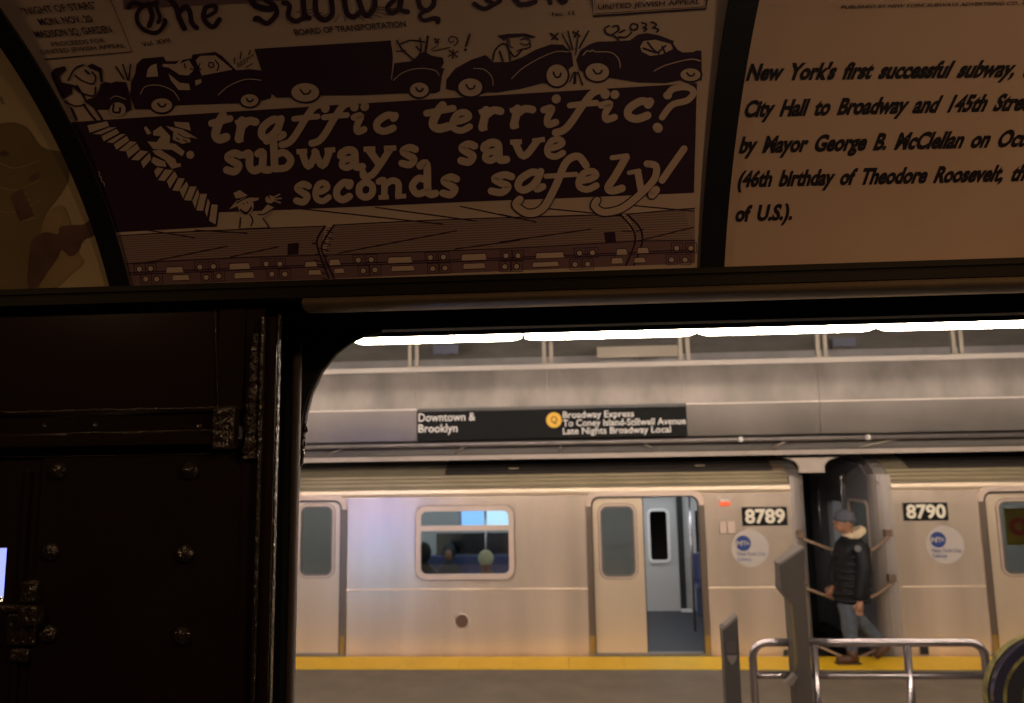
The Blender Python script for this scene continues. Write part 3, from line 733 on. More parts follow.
for k in range(7):   # quilting ridges around the jacket
    zz = bot.z + .02 + k * .078
    cx_ = bot.x + (top.x - bot.x) * (zz - bot.z) / (top.z - bot.z)
    MB().tube([(cx_ + .172 * math.cos(t * PI / 10), YM + .172 * math.sin(t * PI / 10), zz) for t in range(21)], .026, 8).build('quilt_ridge', JACKET, man)
a_ = P(859, 549, YM - .3)
MB().plate(circ(a_.x, a_.z, .035, 16), [], YM - .275, YM - .262).build('sleeve_badge', mat('badge_grey', (.14, .14, .15), .6), man)
# fur collar
fc = MB(); c0 = Vector((nk[0] + .045, YM, nk[2] + .045))
random.seed(3)
for t in range(22):
    an = 2 * PI * t / 22
    p = c0 + Vector((.085 * math.cos(an), .10 * math.sin(an), -.02 + .045 * math.cos(an)))
    fc.ball(p, random.uniform(.035, .052), None, None, 8, 6)
fc.build('fur_collar', FUR, man)
# trousers
parts = [[((hip[0], YM, hip[2] + .06), .13), (hip, .15)],
         [('j', 1), ((kF[0] + .02, YM - .09, hip[2] - .08), .118), (kF, .085), ((aF[0], aF[1], (aF[2] + kF[2]) / 2), .075), ((aF[0], aF[1], aF[2] + .0), .064)],
         [('j', 1), ((kF[0] + .06, YM + .09, hip[2] - .08), .118), (kR, .085), (((aR[0] + kR[0]) / 2, aR[1], (aR[2] + kR[2]) / 2), .072), ((aR[0] - .01, aR[1], aR[2] + .01), .06)]]
skin('jeans', *chain(parts), JEANS, man)
def boot(a, t, name='boot'):
    a = Vector(a); t = Vector(t); d = (t - a); mb = MB()
    heel = a + Vector((.045, 0, 0)) if d.z > -.11 else a
    mb.tube([a + Vector((.0, 0, .06)), a], [.055, .055], 12)
    dirx = Vector((t.x - a.x, 0, t.z - a.z)).normalized()
    pts = [a + Vector((.06, 0, -.055)) if abs(dirx.x) > .5 else a + Vector((.05, 0, .02)), a + Vector((0, 0, -.035)), (a + t) / 2 + Vector((0, 0, -.02)), t]
    mb.tube(pts, [.035, .052, .047, .03], 12)
    return mb.build(name, BOOT, man)
b1 = MB(); zf = .045
zf = .05
b1.tube([(aF[0] + .055, aF[1], zf), (aF[0], aF[1], zf + .012), (aF[0] - .10, aF[1], zf), (aF[0] - .17, aF[1], zf - .008)], [.036, .046, .042, .026], 12)
b1.tube([(aF[0], aF[1], .16), (aF[0] + .005, aF[1], .05)], [.058, .05], 12); b1.box(aF[0] - .18, aF[1] - .04, .0045, aF[0] + .08, aF[1] + .04, .018)
b1.build('boot', BOOT, man)
b2 = MB(); A = Vector(aR); T = Vector((A.x - .10, A.y, .035))
b2.tube([A + Vector((.01, 0, .06)), A + Vector((0, 0, -.01))], [.056, .05], 12)
b2.tube([A + Vector((.05, 0, -.02)), A + Vector((.01, 0, -.045)), (A + T) / 2 + Vector((0, 0, -.01)), T], [.032, .046, .042, .028], 12)
b2.build('boot', BOOT, man)

# passengers seen through the train window
def sitter(px, py, label, coat, hat, hatm, Y=YT + .55, d=1, w_=1.0):
    p = P(px, py, Y); r = empty('person', (p.x, Y, .0)); tag(r, label, 'person')
    z = p.z - .06
    parts = [[((p.x, Y, z - .56), .15), ((p.x, Y, z - .40), .15 * w_), ((p.x, Y, z - .17), .15 * w_), ((p.x, Y, z - .08), .06), ((p.x, Y, z - .03), .055)],
             [('j', 2), ((p.x - .17, Y, z - .25), .075), ((p.x - .21, Y + d * .1, z - .48), .055), ((p.x - .08, Y + d * .25, z - .5), .04)],
             [('j', 2), ((p.x + .17, Y, z - .25), .075), ((p.x + .21, Y + d * .1, z - .48), .055), ((p.x + .08, Y + d * .25, z - .5), .04)],
             [('j', 0), ((p.x - .1, Y + d * .35, z - .58), .075), ((p.x - .1, Y + d * .45, .3), .055), ((p.x - .1, Y + d * .45, .07), .04)],
             [('j', 0), ((p.x + .1, Y + d * .35, z - .58), .075), ((p.x + .1, Y + d * .45, .3), .055), ((p.x + .1, Y + d * .45, .07), .04)]]
    skin('body', *chain(parts), coat, r, 1)
    h = MB(); h.ball((p.x, Y, z + .04), .078, .09, .115, 12, 10); h.add([(p.x - .014, Y + d * .088, z + .02), (p.x + .014, Y + d * .088, z + .02), (p.x, Y + d * .115, z + .022), (p.x, Y + d * .085, z + .06)], [(0, 1, 2), (0, 2, 3), (1, 3, 2)]); h.build('head', SKIN, r)
    MB().ball((p.x, Y - d * .018, z + (.085 if hat != 'hair' else .06)), .096, .100, .095 if hat == 'x' else (.10 if hat == 'tall' else .13), 14, 10).build('hair' if hat == 'hair' else 'hat', hatm, r)
    return r
nx0, nx1 = P(400, 575, YT + .3).x, P(512, 575, YT + .3).x
nb = MB(); nb.box(nx0, YT + .08, .40, nx1, YT + .5, .44); nb.box(nx0, YT + .07, .44, nx1, YT + .11, .78); nb.box(nx0, YT + .2, .016, nx1, YT + .3, .4)
nb.build('bench_seat', SEAT, car, .015)
yseat = YT + .62
sitter(486, 560, 'seated passenger in cream knit hat and tan coat, seen from behind through the train window', TANC, 'tall', CREAMK, YT + .33)
sitter(449, 552, 'passenger in dark coat on the far bench behind the train window', DARKC, 'hair', BLACK, YB - .32, -1, 1.2)
sitter(424, 552, 'dark haired passenger at the left edge of the train window', DARKC, 'hair', BLACK, YT + .36)

# ------------------------------------------------------------------ platform furniture
YR = 5.37
def zat(px, py, Y=YR): return P(px, py, Y).z
def railing(xa_px, xb_px, round_left, round_right, posts, label):
    ztop = (zat(xa_px, 644) + zat(xb_px, 641)) / 2; zlow = ztop - (zat(800, 642.5) - zat(800, 675.5))
    xa, xb = P(xa_px, 645, YR).x, P(xb_px, 645, YR).x
    rr = .055; root = empty('guard_rail', ((xa + xb) / 2, YR, 0)); tag(root, label, 'railing')
    pts = []
    if round_left: pts += [(xa, YR, 0.0), (xa, YR, ztop - rr * 1.6)] + [(xa + rr * 1.6 * (1 - math.cos(R(t))), YR, ztop - rr * 1.6 * (1 - math.sin(R(t)))) for t in (20, 45, 70, 90)]
    else: pts += [(xa, YR, ztop)]
    if round_right: pts += [(xb - rr * 1.6 * (1 - math.cos(R(t))), YR, ztop - rr * 1.6 * (1 - math.sin(R(t)))) for t in (90, 70, 45, 20)] + [(xb, YR, ztop - rr * 1.6), (xb, YR, 0.0)]
    else: pts += [(xb, YR, ztop)]
    MB().tube(pts, .026, 12).build('top_rail', RAIL, root)
    MB().tube([(xa, YR, zlow), (xb, YR, zlow)], .022, 12).build('lower_rail', RAIL, root)
    for p in posts:
        x_ = P(p, 660, YR).x
        MB().tube([(x_, YR, 0), (x_, YR, ztop)], .024, 12).build('post', RAIL, root)
        MB().tube([(x_, YR, 0.0), (x_, YR, .02)], .06, 12).build('foot_flange', RAIL, root)
railing(752, 800, True, False, [], 'short stainless guard rail section left of the tall grey pillar')
railing(808, 984, False, True, [815, 908], 'long stainless guard rail section right of the tall grey pillar')
def polyext(name, pxs, Y, th, m_, root):
    return MB().plate([XZ(a, b, Y) for a, b in pxs], [], Y, Y + th).build(name, m_, root, .004)
YP = 5.25
pil = empty('grey_pillar', (P(800, 640, YP).x, YP, 0)); tag(pil, 'tall grey metal pillar with a wider slanted head beside the railing', 'pillar')
b0 = P(796, 700, YP).x; b1_ = P(814, 700, YP).x
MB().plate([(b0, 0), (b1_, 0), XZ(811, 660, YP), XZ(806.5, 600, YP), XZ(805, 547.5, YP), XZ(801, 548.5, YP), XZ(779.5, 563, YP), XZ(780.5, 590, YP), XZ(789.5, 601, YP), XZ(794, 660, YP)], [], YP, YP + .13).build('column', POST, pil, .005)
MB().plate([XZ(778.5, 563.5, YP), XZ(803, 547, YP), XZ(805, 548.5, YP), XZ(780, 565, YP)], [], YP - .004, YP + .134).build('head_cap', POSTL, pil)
MB().plate([XZ(790, 603, YP), XZ(792.5, 606, YP), XZ(797.5, 660, YP), XZ(795, 672, YP)], [], YP - .006, YP).build('edge_strip', mat('olive_strip', (.14, .11, .05), .5), pil)
MB().plate([XZ(786, 683, YP - .05), XZ(795, 674, YP - .05), XZ(798, 677, YP - .05), XZ(792, 686, YP - .05)], [], YP - .05, YP).build('foot_bracket', POSTL, pil)
bol = empty('slanted_bollard', (P(733, 660, YP).x, YP, 0)); tag(bol, 'short grey bollard with slanted top and pale shield mark', 'bollard')
MB().plate([(P(726, 700, YP).x, 0), (P(740.5, 700, YP).x, 0), XZ(740, 660, YP), XZ(737.5, 616, YP), XZ(722.5, 628, YP), XZ(724.5, 660, YP)], [], YP, YP + .10).build('column', mat('bollard_dark', (.055, .050, .052), .45, .1), bol, .004)
MB().plate([XZ(727, 655.5, YP), XZ(737, 655.5, YP), XZ(736, 660, YP), XZ(732, 665, YP), XZ(728, 660, YP)], [], YP - .004, YP).build('shield_mark', POSTL, bol)
MB().plate([XZ(727, 641, YP), XZ(736, 641, YP), XZ(736.4, 653, YP), XZ(727.5, 653, YP)], [], YP - .005, YP).build('square_panel', mat('panel_dark', (.11, .10, .10), .4, .5), bol)
MB().plate([XZ(722, 628.5, YP), XZ(737.5, 615.5, YP), XZ(738, 618, YP), XZ(723, 630.5, YP)], [], YP - .003, YP + .103).build('top_cap', POSTL, bol)
# escalator newel
YE = 4.7
cc = P(1052, 700, YE)
es = empty('escalator_newel', (cc.x, YE, 0)); tag(es, 'black escalator handrail curving over a yellow edged newel', 'escalator')
rad_ = (cc.x - P(989, 700, YE).x)
def arc(rx, rz, y, a0=-35, a1=90, n=20):
    return [(cc.x - rx * math.cos(R(a0 + (a1 - a0) * i / n)), y, cc.z + rz * math.sin(R(a0 + (a1 - a0) * i / n))) for i in range(n + 1)]
def ribbon(rx0, rz0, rx1, rz1, y0, y1, m_, nm, ext=1.2):
    o_ = arc(rx0, rz0, 0) + [(cc.x + ext, 0, cc.z + rz0 - .0)]
    i_ = arc(rx1, rz1, 0) + [(cc.x + ext, 0, cc.z + rz1 - .0)]
    return MB().plate([(p[0], p[2]) for p in o_] + [(p[0], p[2]) for p in reversed(i_)], [], y0, y1).build(nm, m_, es, .004)
RZ = rad_ * 1.02
ribbon(rad_, RZ, rad_ - .05, RZ - .05, YE - .05, YE + .06, HANDR, 'handrail')
ribbon(rad_ - .052, RZ - .052, rad_ - .075, RZ - .075, YE - .04, YE + .05, BRUSH, 'yellow_edge')
ribbon(rad_ + .008, RZ + .008, rad_ + .002, RZ + .002, YE - .0, YE + .05, BRUSH, 'outer_yellow_edge_glint')  # thin strip painting the yellowish glints along the handrail
ribbon(rad_ - .08, RZ - .08, rad_ - .16, RZ - .16, YE - .03, YE + .04, RUBBER, 'inner_band')
ribbon(rad_ - .165, RZ - .165, rad_ - .18, RZ - .18, YE - .035, YE + .045, BRUSH, 'inner_yellow_edge')
MB().plate([(cc.x - rad_ + .18, 0), (cc.x + 1.2, 0), (cc.x + 1.2, cc.z + RZ - .18)] + [(p[0], p[2]) for p in reversed(arc(rad_ - .18, RZ - .18, 0, 0, 90))], [], YE - .02, YE + .03).build('balustrade', POST, es)

# digital advertising totem seen through the small window
YK = 4.15
kx1 = P(3.2, 575, YK).x + .10; kx0 = kx1 - 1.0
kz0, kz1 = .35, P(4, 547, YK).z
kz1 = max(kz1, 1.7)
kio = empty('advertising_screen', ((kx0 + kx1) / 2, YK, 0)); tag(kio, 'glowing blue advertising screen seen through the small left window', 'screen')
MB().box(kx0 - .04, YK - .06, 0, kx1 + .015, YK + .06, kz1 + .06).build('cabinet', mat('kiosk_yellow_edge', (.35, .28, .06), .5), kio, .01)
for s_, nm in ((-1, 'screen'), (1, 'screen')):
    y_ = YK + s_ * .062
    MB().box(kx0, y_ - .003, kz0 + .5, kx1, y_ + .003, kz1).build('screen', SCREENB, kio)
    MB().box(kx0, y_ - .003, kz0, kx1, y_ + .003, kz0 + .5).build('screen', SCREENW, kio)

# ------------------------------------------------------------------ VINTAGE CAR (the room the camera is in)
# poster cove: circular arc, unrolled coordinate s, starting at the ledge
TH0, KK = .515, 2.04
ZP0 = P(412, 277, YI).z
CY, CZ, RR = YI - math.cos(TH0) / KK, ZP0 - math.sin(TH0) / KK, 1 / KK
DS = .008
def arcpt(s, off=0):
    t = TH0 + KK * s; r = RR - off
    return (CY + r * math.cos(t), CZ + r * math.sin(t))
def surf(X, s, off=0):
    k = math.floor(s / DS); f = s / DS - k
    a = arcpt(k * DS, off); b = arcpt((k + 1) * DS, off)
    return (X, a[0] + (b[0] - a[0]) * f, a[1] + (b[1] - a[1]) * f)
def unp(px, py):
    """photo point -> (X, s) on the cove"""
    d = ray(px, py); oy, oz = CAM.y - CY, CAM.z - CZ
    A = d.y ** 2 + d.z ** 2; B = 2 * (oy * d.y + oz * d.z); C = oy * oy + oz * oz - RR * RR
    t = (-B + math.sqrt(max(B * B - 4 * A * C, 0))) / (2 * A)
    p = CAM + d * t; th = math.atan2(p.z - CZ, p.y - CY)
    return (p.x, (th - TH0) / KK)
SMAX = .46
class Print:
    """flat ink shapes collected in (X, s, layer) space and wrapped on the cove"""
    n = 0
    def __init__(s): s.v = []; s.f = []
    def lay(s): Print.n += 1; return .0002 + Print.n * .000003
    def tri2(s, pts, tris, lay=None):
        L = s.lay() if lay is None else lay
        b = len(s.v); s.v += [(p[0], p[1], L) for p in pts]; s.f += [tuple(i + b for i in t) for t in tris]
    def poly(s, px):      # polygon in photo points
        pts = [unp(*p) for p in px]
        s.tri2(pts, tessellate_polygon([[Vector((a, b, 0)) for a, b in pts]]))
    def spoly(s, px):
        n = len(px); q = catmull([px[-1]] + list(px) + [px[0], px[1]], 4)
        s.poly(q[4:-4 - 1])
    def polyx(s, pts): s.tri2(pts, tessellate_polygon([[Vector((a, b, 0)) for a, b in pts]]))
    def ell(s, cx, cy, rx, ry=None, rot=0, n=20):
        ry = ry or rx; c, q = math.cos(rot), math.sin(rot)
        s.poly([(cx + rx * math.cos(2 * PI * i / n) * c - ry * math.sin(2 * PI * i / n) * q, cy + rx * math.cos(2 * PI * i / n) * q + ry * math.sin(2 * PI * i / n) * c) for i in range(n)])
    def stroke(s, px, w, smooth=True, taper=False, cap=True):
        pts = catmull(px, 5) if smooth and len(px) > 2 else list(px)
        n = len(pts); L = s.lay(); vs = []; lefts = []; 
        for i in range(n):
            a = pts[max(i - 1, 0)]; b = pts[min(i + 1, n - 1)]
            dx, dy = b[0] - a[0], b[1] - a[1]; l = math.hypot(dx, dy) or 1
            hw = w / 2 * ((1 - .8 * i / (n - 1)) if taper else 1)
            vs.append((pts[i][0] - dy / l * hw, pts[i][1] + dx / l * hw)); vs.append((pts[i][0] + dy / l * hw, pts[i][1] - dx / l * hw))
        s.tri2([unp(*v) for v in vs], [t for i in range(n - 1) for t in ((2 * i, 2 * i + 1, 2 * i + 3), (2 * i, 2 * i + 3, 2 * i + 2))], L)
        if w > 1.2 and cap:
            for e in ((pts[0],) if taper else (pts[0], pts[-1])): s.ell(e[0], e[1], w / 2, n=10)
    def text(s, t, pl, pr, cap_px, bold=.01, shear=0, fit=None, sw=1.0):
        vs, fs, a, b = text2d(t, bold, sw)
        if fit: _, _, a2, b2 = text2d(fit, bold, sw)
        else: a2, b2 = a, b
        L = unp(*pl); Rr = unp(*pr); T = unp(pl[0], pl[1] - cap_px)
        ux, us = (Rr[0] - L[0]) / (b2 - a2), (Rr[1] - L[1]) / (b2 - a2); cap = T[1] - L[1]
        s.tri2([(L[0] + (x - a) * ux + shear * y * cap, L[1] + (x - a) * us + y * cap) for x, y in vs], fs)
    def build(s, name, m_, parent, xmax=None, xmin=None):
        me = bpy.data.meshes.new(name); me.from_pydata(s.v, [], s.f)
        bm = bmesh.new(); bm.from_mesh(me)
        if s.v:
            lo = min(v[1] for v in s.v); hi = max(v[1] for v in s.v)
            for lim, no in ((0.001, (0, -1, 0)), (SMAX - .002, (0, 1, 0))):
                bmesh.ops.bisect_plane(bm, geom=bm.verts[:] + bm.edges[:] + bm.faces[:], plane_co=(0, lim, 0), plane_no=no, clear_outer=True)
            if xmax is not None: bmesh.ops.bisect_plane(bm, geom=bm.verts[:] + bm.edges[:] + bm.faces[:], plane_co=(xmax, 0, 0), plane_no=(1, 0, 0), clear_outer=True)
            if xmin is not None: bmesh.ops.bisect_plane(bm, geom=bm.verts[:] + bm.edges[:] + bm.faces[:], plane_co=(xmin, 0, 0), plane_no=(-1, 0, 0), clear_outer=True)
            for k in range(max(0, int(lo / DS)), int(min(hi, SMAX) / DS) + 2):
                bmesh.ops.bisect_plane(bm, geom=bm.verts[:] + bm.edges[:] + bm.faces[:], plane_co=(0, k * DS, 0), plane_no=(0, 1, 0), dist=1e-7)
        for v in bm.verts: v.co = surf(v.co.x, v.co.y, v.co.z)
        bm.to_mesh(me); bm.free(); me.materials.append(m_)
        o = bpy.data.objects.new(name, me); col.objects.link(o); o.parent = parent; o.matrix_parent_inverse = parent.matrix_basis.inverted()
        return o
def sheet(name, x0, x1, s0, s1, off, th, m_, parent=None):
    mb = MB(); ks = [s0] + [k * DS for k in range(int(s0 / DS) + 1, int(math.ceil(s1 / DS)))] + [s1]
    prof = [surf(0, s, off)[1:] for s in ks] + [surf(0, s, off - th)[1:] for s in reversed(ks)]
    return mb.sweep(prof, x0, x1).build(name, m_, parent)

# divider positions (X is constant along each divider)
xa1 = unp(111, 286)[0]; xa2 = unp(130, 284)[0]
xb1 = unp(700, 264)[0]; xb2 = unp(724, 262)[0]
XNL, XNR = -2.3, 2.6
o = sheet('ceiling', XNL, XNR, -.01, .50, -.004, .03, DIVID); tag(o, kind='structure')
for i, (a, b) in enumerate(((xa1, xa2), (xb1, xb2))):
    o = sheet('trim_%d' % (5 + i), a, b, 0, SMAX, .004, .006, DIVID); tag(o, kind='structure')
# --- middle card
cardM = empty('advertising_card', ((xa2 + xb1) / 2, YI, ZP0)); tag(cardM, 'purple and cream cartoon transit card reading traffic terrific subways save seconds safely', 'poster')
sheet('card', xa2 - .004, xb1 + .004, 0, SMAX, 0.0, .0012, PAPER, cardM)
D = Print(); W = Print(); H = Print(); H2 = Print(); D2 = Print()
# halftone train along the bottom
roofs = [[(100, 236.5), (180, 232), (247, 229), (325, 226), (320, 255), (230, 258), (105, 265)],
         [(334, 225), (420, 220.5), (520, 217), (620, 214), (637, 241), (500, 248.5), (324, 255)],
         [(629, 214), (660, 211), (695, 208), (695, 240), (637, 241.5)]]
for r_ in roofs: H2.poly(r_)
H.poly([(100, 265), (230, 258.5), (320, 255.5), (500, 248.8), (637, 241.5), (695, 240), (695, 263), (500, 271), (325, 279), (131, 286), (105, 287)])
for r_ in roofs:
    pass
def ytop(x): return 236 + (208 - 236) * (x - 112) / (695 - 112)
def ybot(x): return 264.5 + (240 - 264.5) * (x - 118) / (695 - 118)
for k in range(1, 13):
    t = k / 13
    xs_ = [114 + t * 10 + (694 - 124) * i / 6 for i in range(7)]
    H.stroke([(x_, ytop(x_) * (1 - t) + ybot(x_) * t) for x_ in xs_], .85, smooth=False)
for ln in ([(112, 236), (180, 232), (247, 229), (325, 226)], [(334, 225), (420, 220.5), (520, 217), (620, 214)], [(629, 214), (660, 211), (695, 208)],
           [(118, 264), (230, 258), (320, 255)], [(324, 255), (500, 248.5), (637, 241)], [(637, 241), (695, 240)], [(125, 273), (320, 264.5), (500, 258), (695, 249.5)], [(125, 275), (320, 266.5), (500, 260), (695, 251.5)]):
    D.stroke(ln, 1.0)
for ln in (((325, 226), (317, 240), (320, 255), (329, 278)), ((334, 225), (322, 245), (325, 258), (334, 278)), ((620, 214), (632, 228), (635, 242), (626, 265)), ((627, 214), (640, 228), (642, 243), (634, 265))):
    D.stroke(ln, 1.8)
for k in range(9):
    t = k / 8; D.stroke([(320 + 6 * math.cos(t * 5), 230 + 48 * t), (330 + 3 * math.cos(t * 5), 233 + 47 * t)], 1.0, False)
D.poly([(288, 243.5), (299, 242.5), (298.5, 254), (287.5, 254.8)]); D.poly([(604, 232.5), (615, 231.5), (616, 242), (605.5, 243)])
for a, b in (((123, 226), (195, 237.6)), ((195, 230), (247.5, 233)), ((148.7, 262), (228, 246)), ((230, 257), (278.7, 246.6)), ((300, 208.5), (443, 224)), ((375, 207), (477, 221)), ((460, 206), (520, 218.7)),
             ((338.7, 253), (457, 230.5)), ((454.7, 249), (520, 240)), ((500, 214), (536.5, 222)), ((543, 208), (620, 215.5)), ((626.8, 204.7), (694, 211)), ((500, 242), (591, 229)), ((637.5, 241), (694, 227)), ((312, 243), (318, 243.5)), ((622, 231), (632, 231)), ((636, 231.5), (644, 229))):
    D.stroke([a, b], 1.1, False)
for q in ((166, 267, 183, 272.5), (172, 275, 189, 280), (229, 263.4, 249.7, 269), (234, 272.5, 254, 278), (304.5, 261.7, 316.8, 266.4), (308, 270, 321, 274.6), (329, 259.5, 340, 265), (333.7, 268.5, 344, 273),
          (387.7, 257, 411.7, 262.7), (391, 266, 414, 270.7), (461, 254, 486, 260), (462.7, 263.4, 484.8, 268.5), (535.5, 252.6, 563.4, 257.8), (532, 262, 558.4, 266.4), (616, 249, 626.8, 254.6), (611, 257.8, 622.5, 263.4),
          (636.9, 247.7, 648.3, 253), (633.7, 257.8, 645, 262.3)):
    sk = -.04 * (q[2] - q[0])
    box = [(q[0] + 1, q[1] - sk / 2), (q[2] - 1, q[1] + sk / 2), (q[2] + .6, q[3] + sk / 2), (q[0] + .6, q[3] - sk / 2)]
    D.stroke(box + [box[0]], 1.6, False); W.poly(box)
for x_, y_ in ((139.6, 269), (150.8, 268.5), (146, 279), (157, 279), (200, 267), (213.6, 266.4), (206.3, 277.3), (219, 276), (266.4, 263.8), (280, 263.8), (272, 274), (285, 274), (358.4, 260), (371.3, 259.5), (363.4, 270.7), (375, 269.8),
               (430.4, 257.4), (443.5, 257), (432.8, 268.5), (445, 268), (506, 255.6), (518, 255.6), (504.8, 266.6), (516.6, 266.4), (579.5, 253), (592.4, 252.6), (575, 264.4), (587.7, 264), (676.6, 248), (690.8, 248), (671.5, 259.7), (685, 259.7)):
    D.ell(x_, y_, 3.5, 3.4); W.ell(x_, y_, 2.5, 2.4)
    b5 = [(x_ - 5.5, y_ - 5), (x_ + 5.5, y_ - 5.3), (x_ + 6, y_ + 4.7), (x_ - 5, y_ + 5)]
    D.stroke(b5 + [b5[0]], .7, False)
# big dark field
D.poly([(50, 123.5), (130, 118), (270, 109), (430, 99), (697, 83), (695.5, 140), (694, 192.5), (560, 198), (480, 201), (300, 209), (219, 212), (217, 226.5), (117, 232), (95, 233), (72, 177)])
# cream under the waving man and between: paper shows there already
WW = Print()
def cropf(ox, oy, k): return lambda pts: [(ox + a / k, oy + b / k) for a, b in pts]
c7 = cropf(80, 100, 5.857)
for q in ([(45, 147), (160, 122), (172, 150), (58, 190)], [(75, 197), (175, 158), (215, 158), (125, 200)], [(128, 210), (215, 168), (232, 190), (140, 240)], [(158, 245), (240, 198), (270, 198), (195, 250)],
          [(200, 258), (275, 208), (290, 235), (215, 290)], [(230, 295), (295, 240), (335, 245), (270, 298)], [(272, 300), (335, 255), (352, 285), (285, 338)], [(300, 348), (355, 293), (402, 300), (345, 352)],
          [(358, 360), (410, 308), (418, 345), (372, 398)], [(435, 415), (455, 393), (492, 400), (450, 455)], [(458, 468), (500, 405), (548, 408), (498, 472)], [(510, 475), (555, 415), (572, 445), (528, 518)],
          [(542, 528), (578, 455), (615, 458), (582, 532)], [(585, 528), (625, 475), (637, 500), (605, 575)], [(610, 585), (645, 505), (685, 505), (652, 588)], [(660, 590), (690, 520), (700, 548), (675, 635)],
          [(683, 645), (705, 548), (745, 548), (722, 648)], [(733, 650), (750, 575), (762, 600), (745, 685)], [(757, 705), (772, 610), (808, 612), (795, 728)],
          # running man
          [(550, 125), (640, 130), (650, 178), (560, 152)], [(505, 150), (600, 170), (692, 225), (640, 215), (540, 178)], [(548, 178), (640, 208), (650, 245), (600, 255), (545, 230)],
          [(430, 180), (475, 150), (530, 210), (525, 250), (560, 255), (615, 300), (600, 328), (540, 290), (430, 285), (395, 240), (450, 245), (475, 210), (430, 205)],
          [(375, 160), (390, 152), (420, 192), (395, 202)], [(425, 295), (470, 288), (560, 345), (575, 390), (540, 402), (500, 350), (440, 315)], [(430, 330), (500, 360), (508, 390), (450, 385), (418, 360)], [(565, 372), (590, 368), (592, 388), (560, 396)]):
    WW.poly(c7(q))
WW.ell(190.5, 154.5, 4, 4)
DD = Print()
for a in ([(178, 133), (185, 137), (190, 138)], [(176, 137), (180, 140)], [(183, 139), (188, 142)]): DD.stroke(a, .9)
c9 = cropf(110, 180, 4.654)
WW.poly(c9([(575, 60), (605, 45), (642, 72), (588, 86)])); WW.poly(c9([(555, 135), (590, 96), (640, 82), (692, 78), (692, 92), (620, 112)])); WW.ell(246, 205.5, 8, 8.5)
WW.poly(c9([(612, 170), (655, 158), (700, 150), (735, 112), (765, 128), (738, 160), (712, 175), (748, 218), (610, 224)]))
WW.ell(270, 199, 4.5, 4)
for e in ((280, 194), (281.5, 198), (280.5, 202.5)): WW.stroke([(270, 199), e], 1.4, False)
for a in ([(236.5, 203), (248, 197), (258, 197)], [(240, 209), (247, 212), (252, 206)], [(243.5, 203), (244, 204)], [(247.5, 201.5), (248, 203)], [(241, 217), (240, 228)], [(250, 214), (253, 220), (251, 226)], [(263, 218), (270, 228)], [(258, 214), (264, 214), (274, 208)], [(265, 196), (268, 195), (270, 198)]): DD.stroke(a, 1.2)
for a in ([(241, 209.5), (246, 213.3), (251.5, 208)],): DD.stroke(a, 1.8)

# cars on the street (dark ink)
def arcs(cx, cy, rx, ry, pupil=True):
    D.ell(cx, cy, rx + 2.2, ry + 2.2); WW.ell(cx, cy, rx, ry); DD.stroke([(cx - rx * .35, cy - ry * .3), (cx - rx * .1, cy + ry * .15), (cx + rx * .25, cy + ry * .1), (cx + rx * .38, cy - ry * .2)], 1.8)
c2 = cropf(120, 0, 5.857); c3 = cropf(240, 0, 5.857); c4 = cropf(360, 0, 5.857); c5 = cropf(440, 0, 5.857); c6 = cropf(570, 0, 5.857); c1 = cropf(0, 0, 5.857)
D.poly(c2([(65, 480), (90, 430), (98, 375), (130, 342), (255, 330), (270, 358), (330, 356), (420, 340), (425, 318), (560, 303), (595, 325), (680, 410), (760, 403), (830, 412)]) + [(266, 78), (272, 90), (271, 98), (262, 100.5), (237.8, 103), (178, 105), (158, 109), (135, 109), (130.6, 96)])
for q in ([(155, 450), (165, 400), (185, 380), (215, 370), (225, 445)], [(445, 350), (470, 325), (560, 322), (660, 405), (560, 425), (480, 440)], [(240, 385), (330, 378), (405, 350), (438, 405), (400, 440), (350, 435), (290, 395)],
          [(285, 428), (350, 482), (405, 488), (414, 525), (345, 525), (300, 470)], [(248, 372), (330, 372), (378, 322), (382, 330), (340, 384), (260, 388)], [(440, 470), (475, 460), (480, 480), (445, 500)]): WW.poly(c2(q))
for q in ([(378, 370), (385, 395)], [(470, 370), (462, 390), (475, 405)], [(520, 365), (545, 365), (550, 385), (530, 392), (520, 375)], [(560, 350), (580, 380), (570, 410)], [(415, 400), (435, 405)]): DD.stroke(c2(q), 1.3)
for q in ([(120, 550), (150, 505), (230, 497), (310, 530), (350, 585)], [(575, 555), (640, 500), (740, 462), (830, 468)]): WW.stroke(c2(q), .9)
arcs(162, 105, 10.5, 7); arcs(249.8, 100, 8.8, 6.2)
D.poly([(254.5, 48.7), (380, 41), (391, 40), (393, 56), (391.8, 78), (394.5, 63), (411, 61), (424, 51), (432, 55.5), (443, 57.5), (444, 63), (441, 68), (444.5, 68), (442, 76), (440, 91), (435, 93), (405, 93), (360, 95), (322, 95.2), (291, 97), (276.7, 97.7), (270, 91), (262, 72)])
for q in ([(195, 470), (240, 430), (300, 405), (370, 398), (440, 410), (465, 440)],): WW.stroke(c4(q), .9)
WW.stroke([(391.3, 41.5), (393.5, 57), (391.5, 79)], .9)
arcs(305.4, 92, 14, 9.3); arcs(419.4, 89.5, 9.3, 7.3)
for q, w_ in (([(215, 235), (250, 290), (315, 350)], 1.6), ([(210, 300), (270, 295)], 1), ([(240, 255), (300, 235), (380, 245)], 1.4), ([(398, 212), (385, 300)], 2.2), ([(352, 220), (360, 290), (340, 330)], 1.4), ([(330, 270), (355, 300)], 1.6), ([(415, 290), (460, 262)], 1), ([(425, 298), (530, 275)], 1),
              ([(644, 200), (622, 268)], 2.0), ([(520, 290), (575, 335)], 1.2), ([(515, 330), (578, 298)], 1.2), ([(547, 288), (545, 342)], 1.2), ([(440, 225), (460, 250)], 1.6), ([(462, 228), (442, 250)], 1.6)): D.stroke(c4(q), w_)
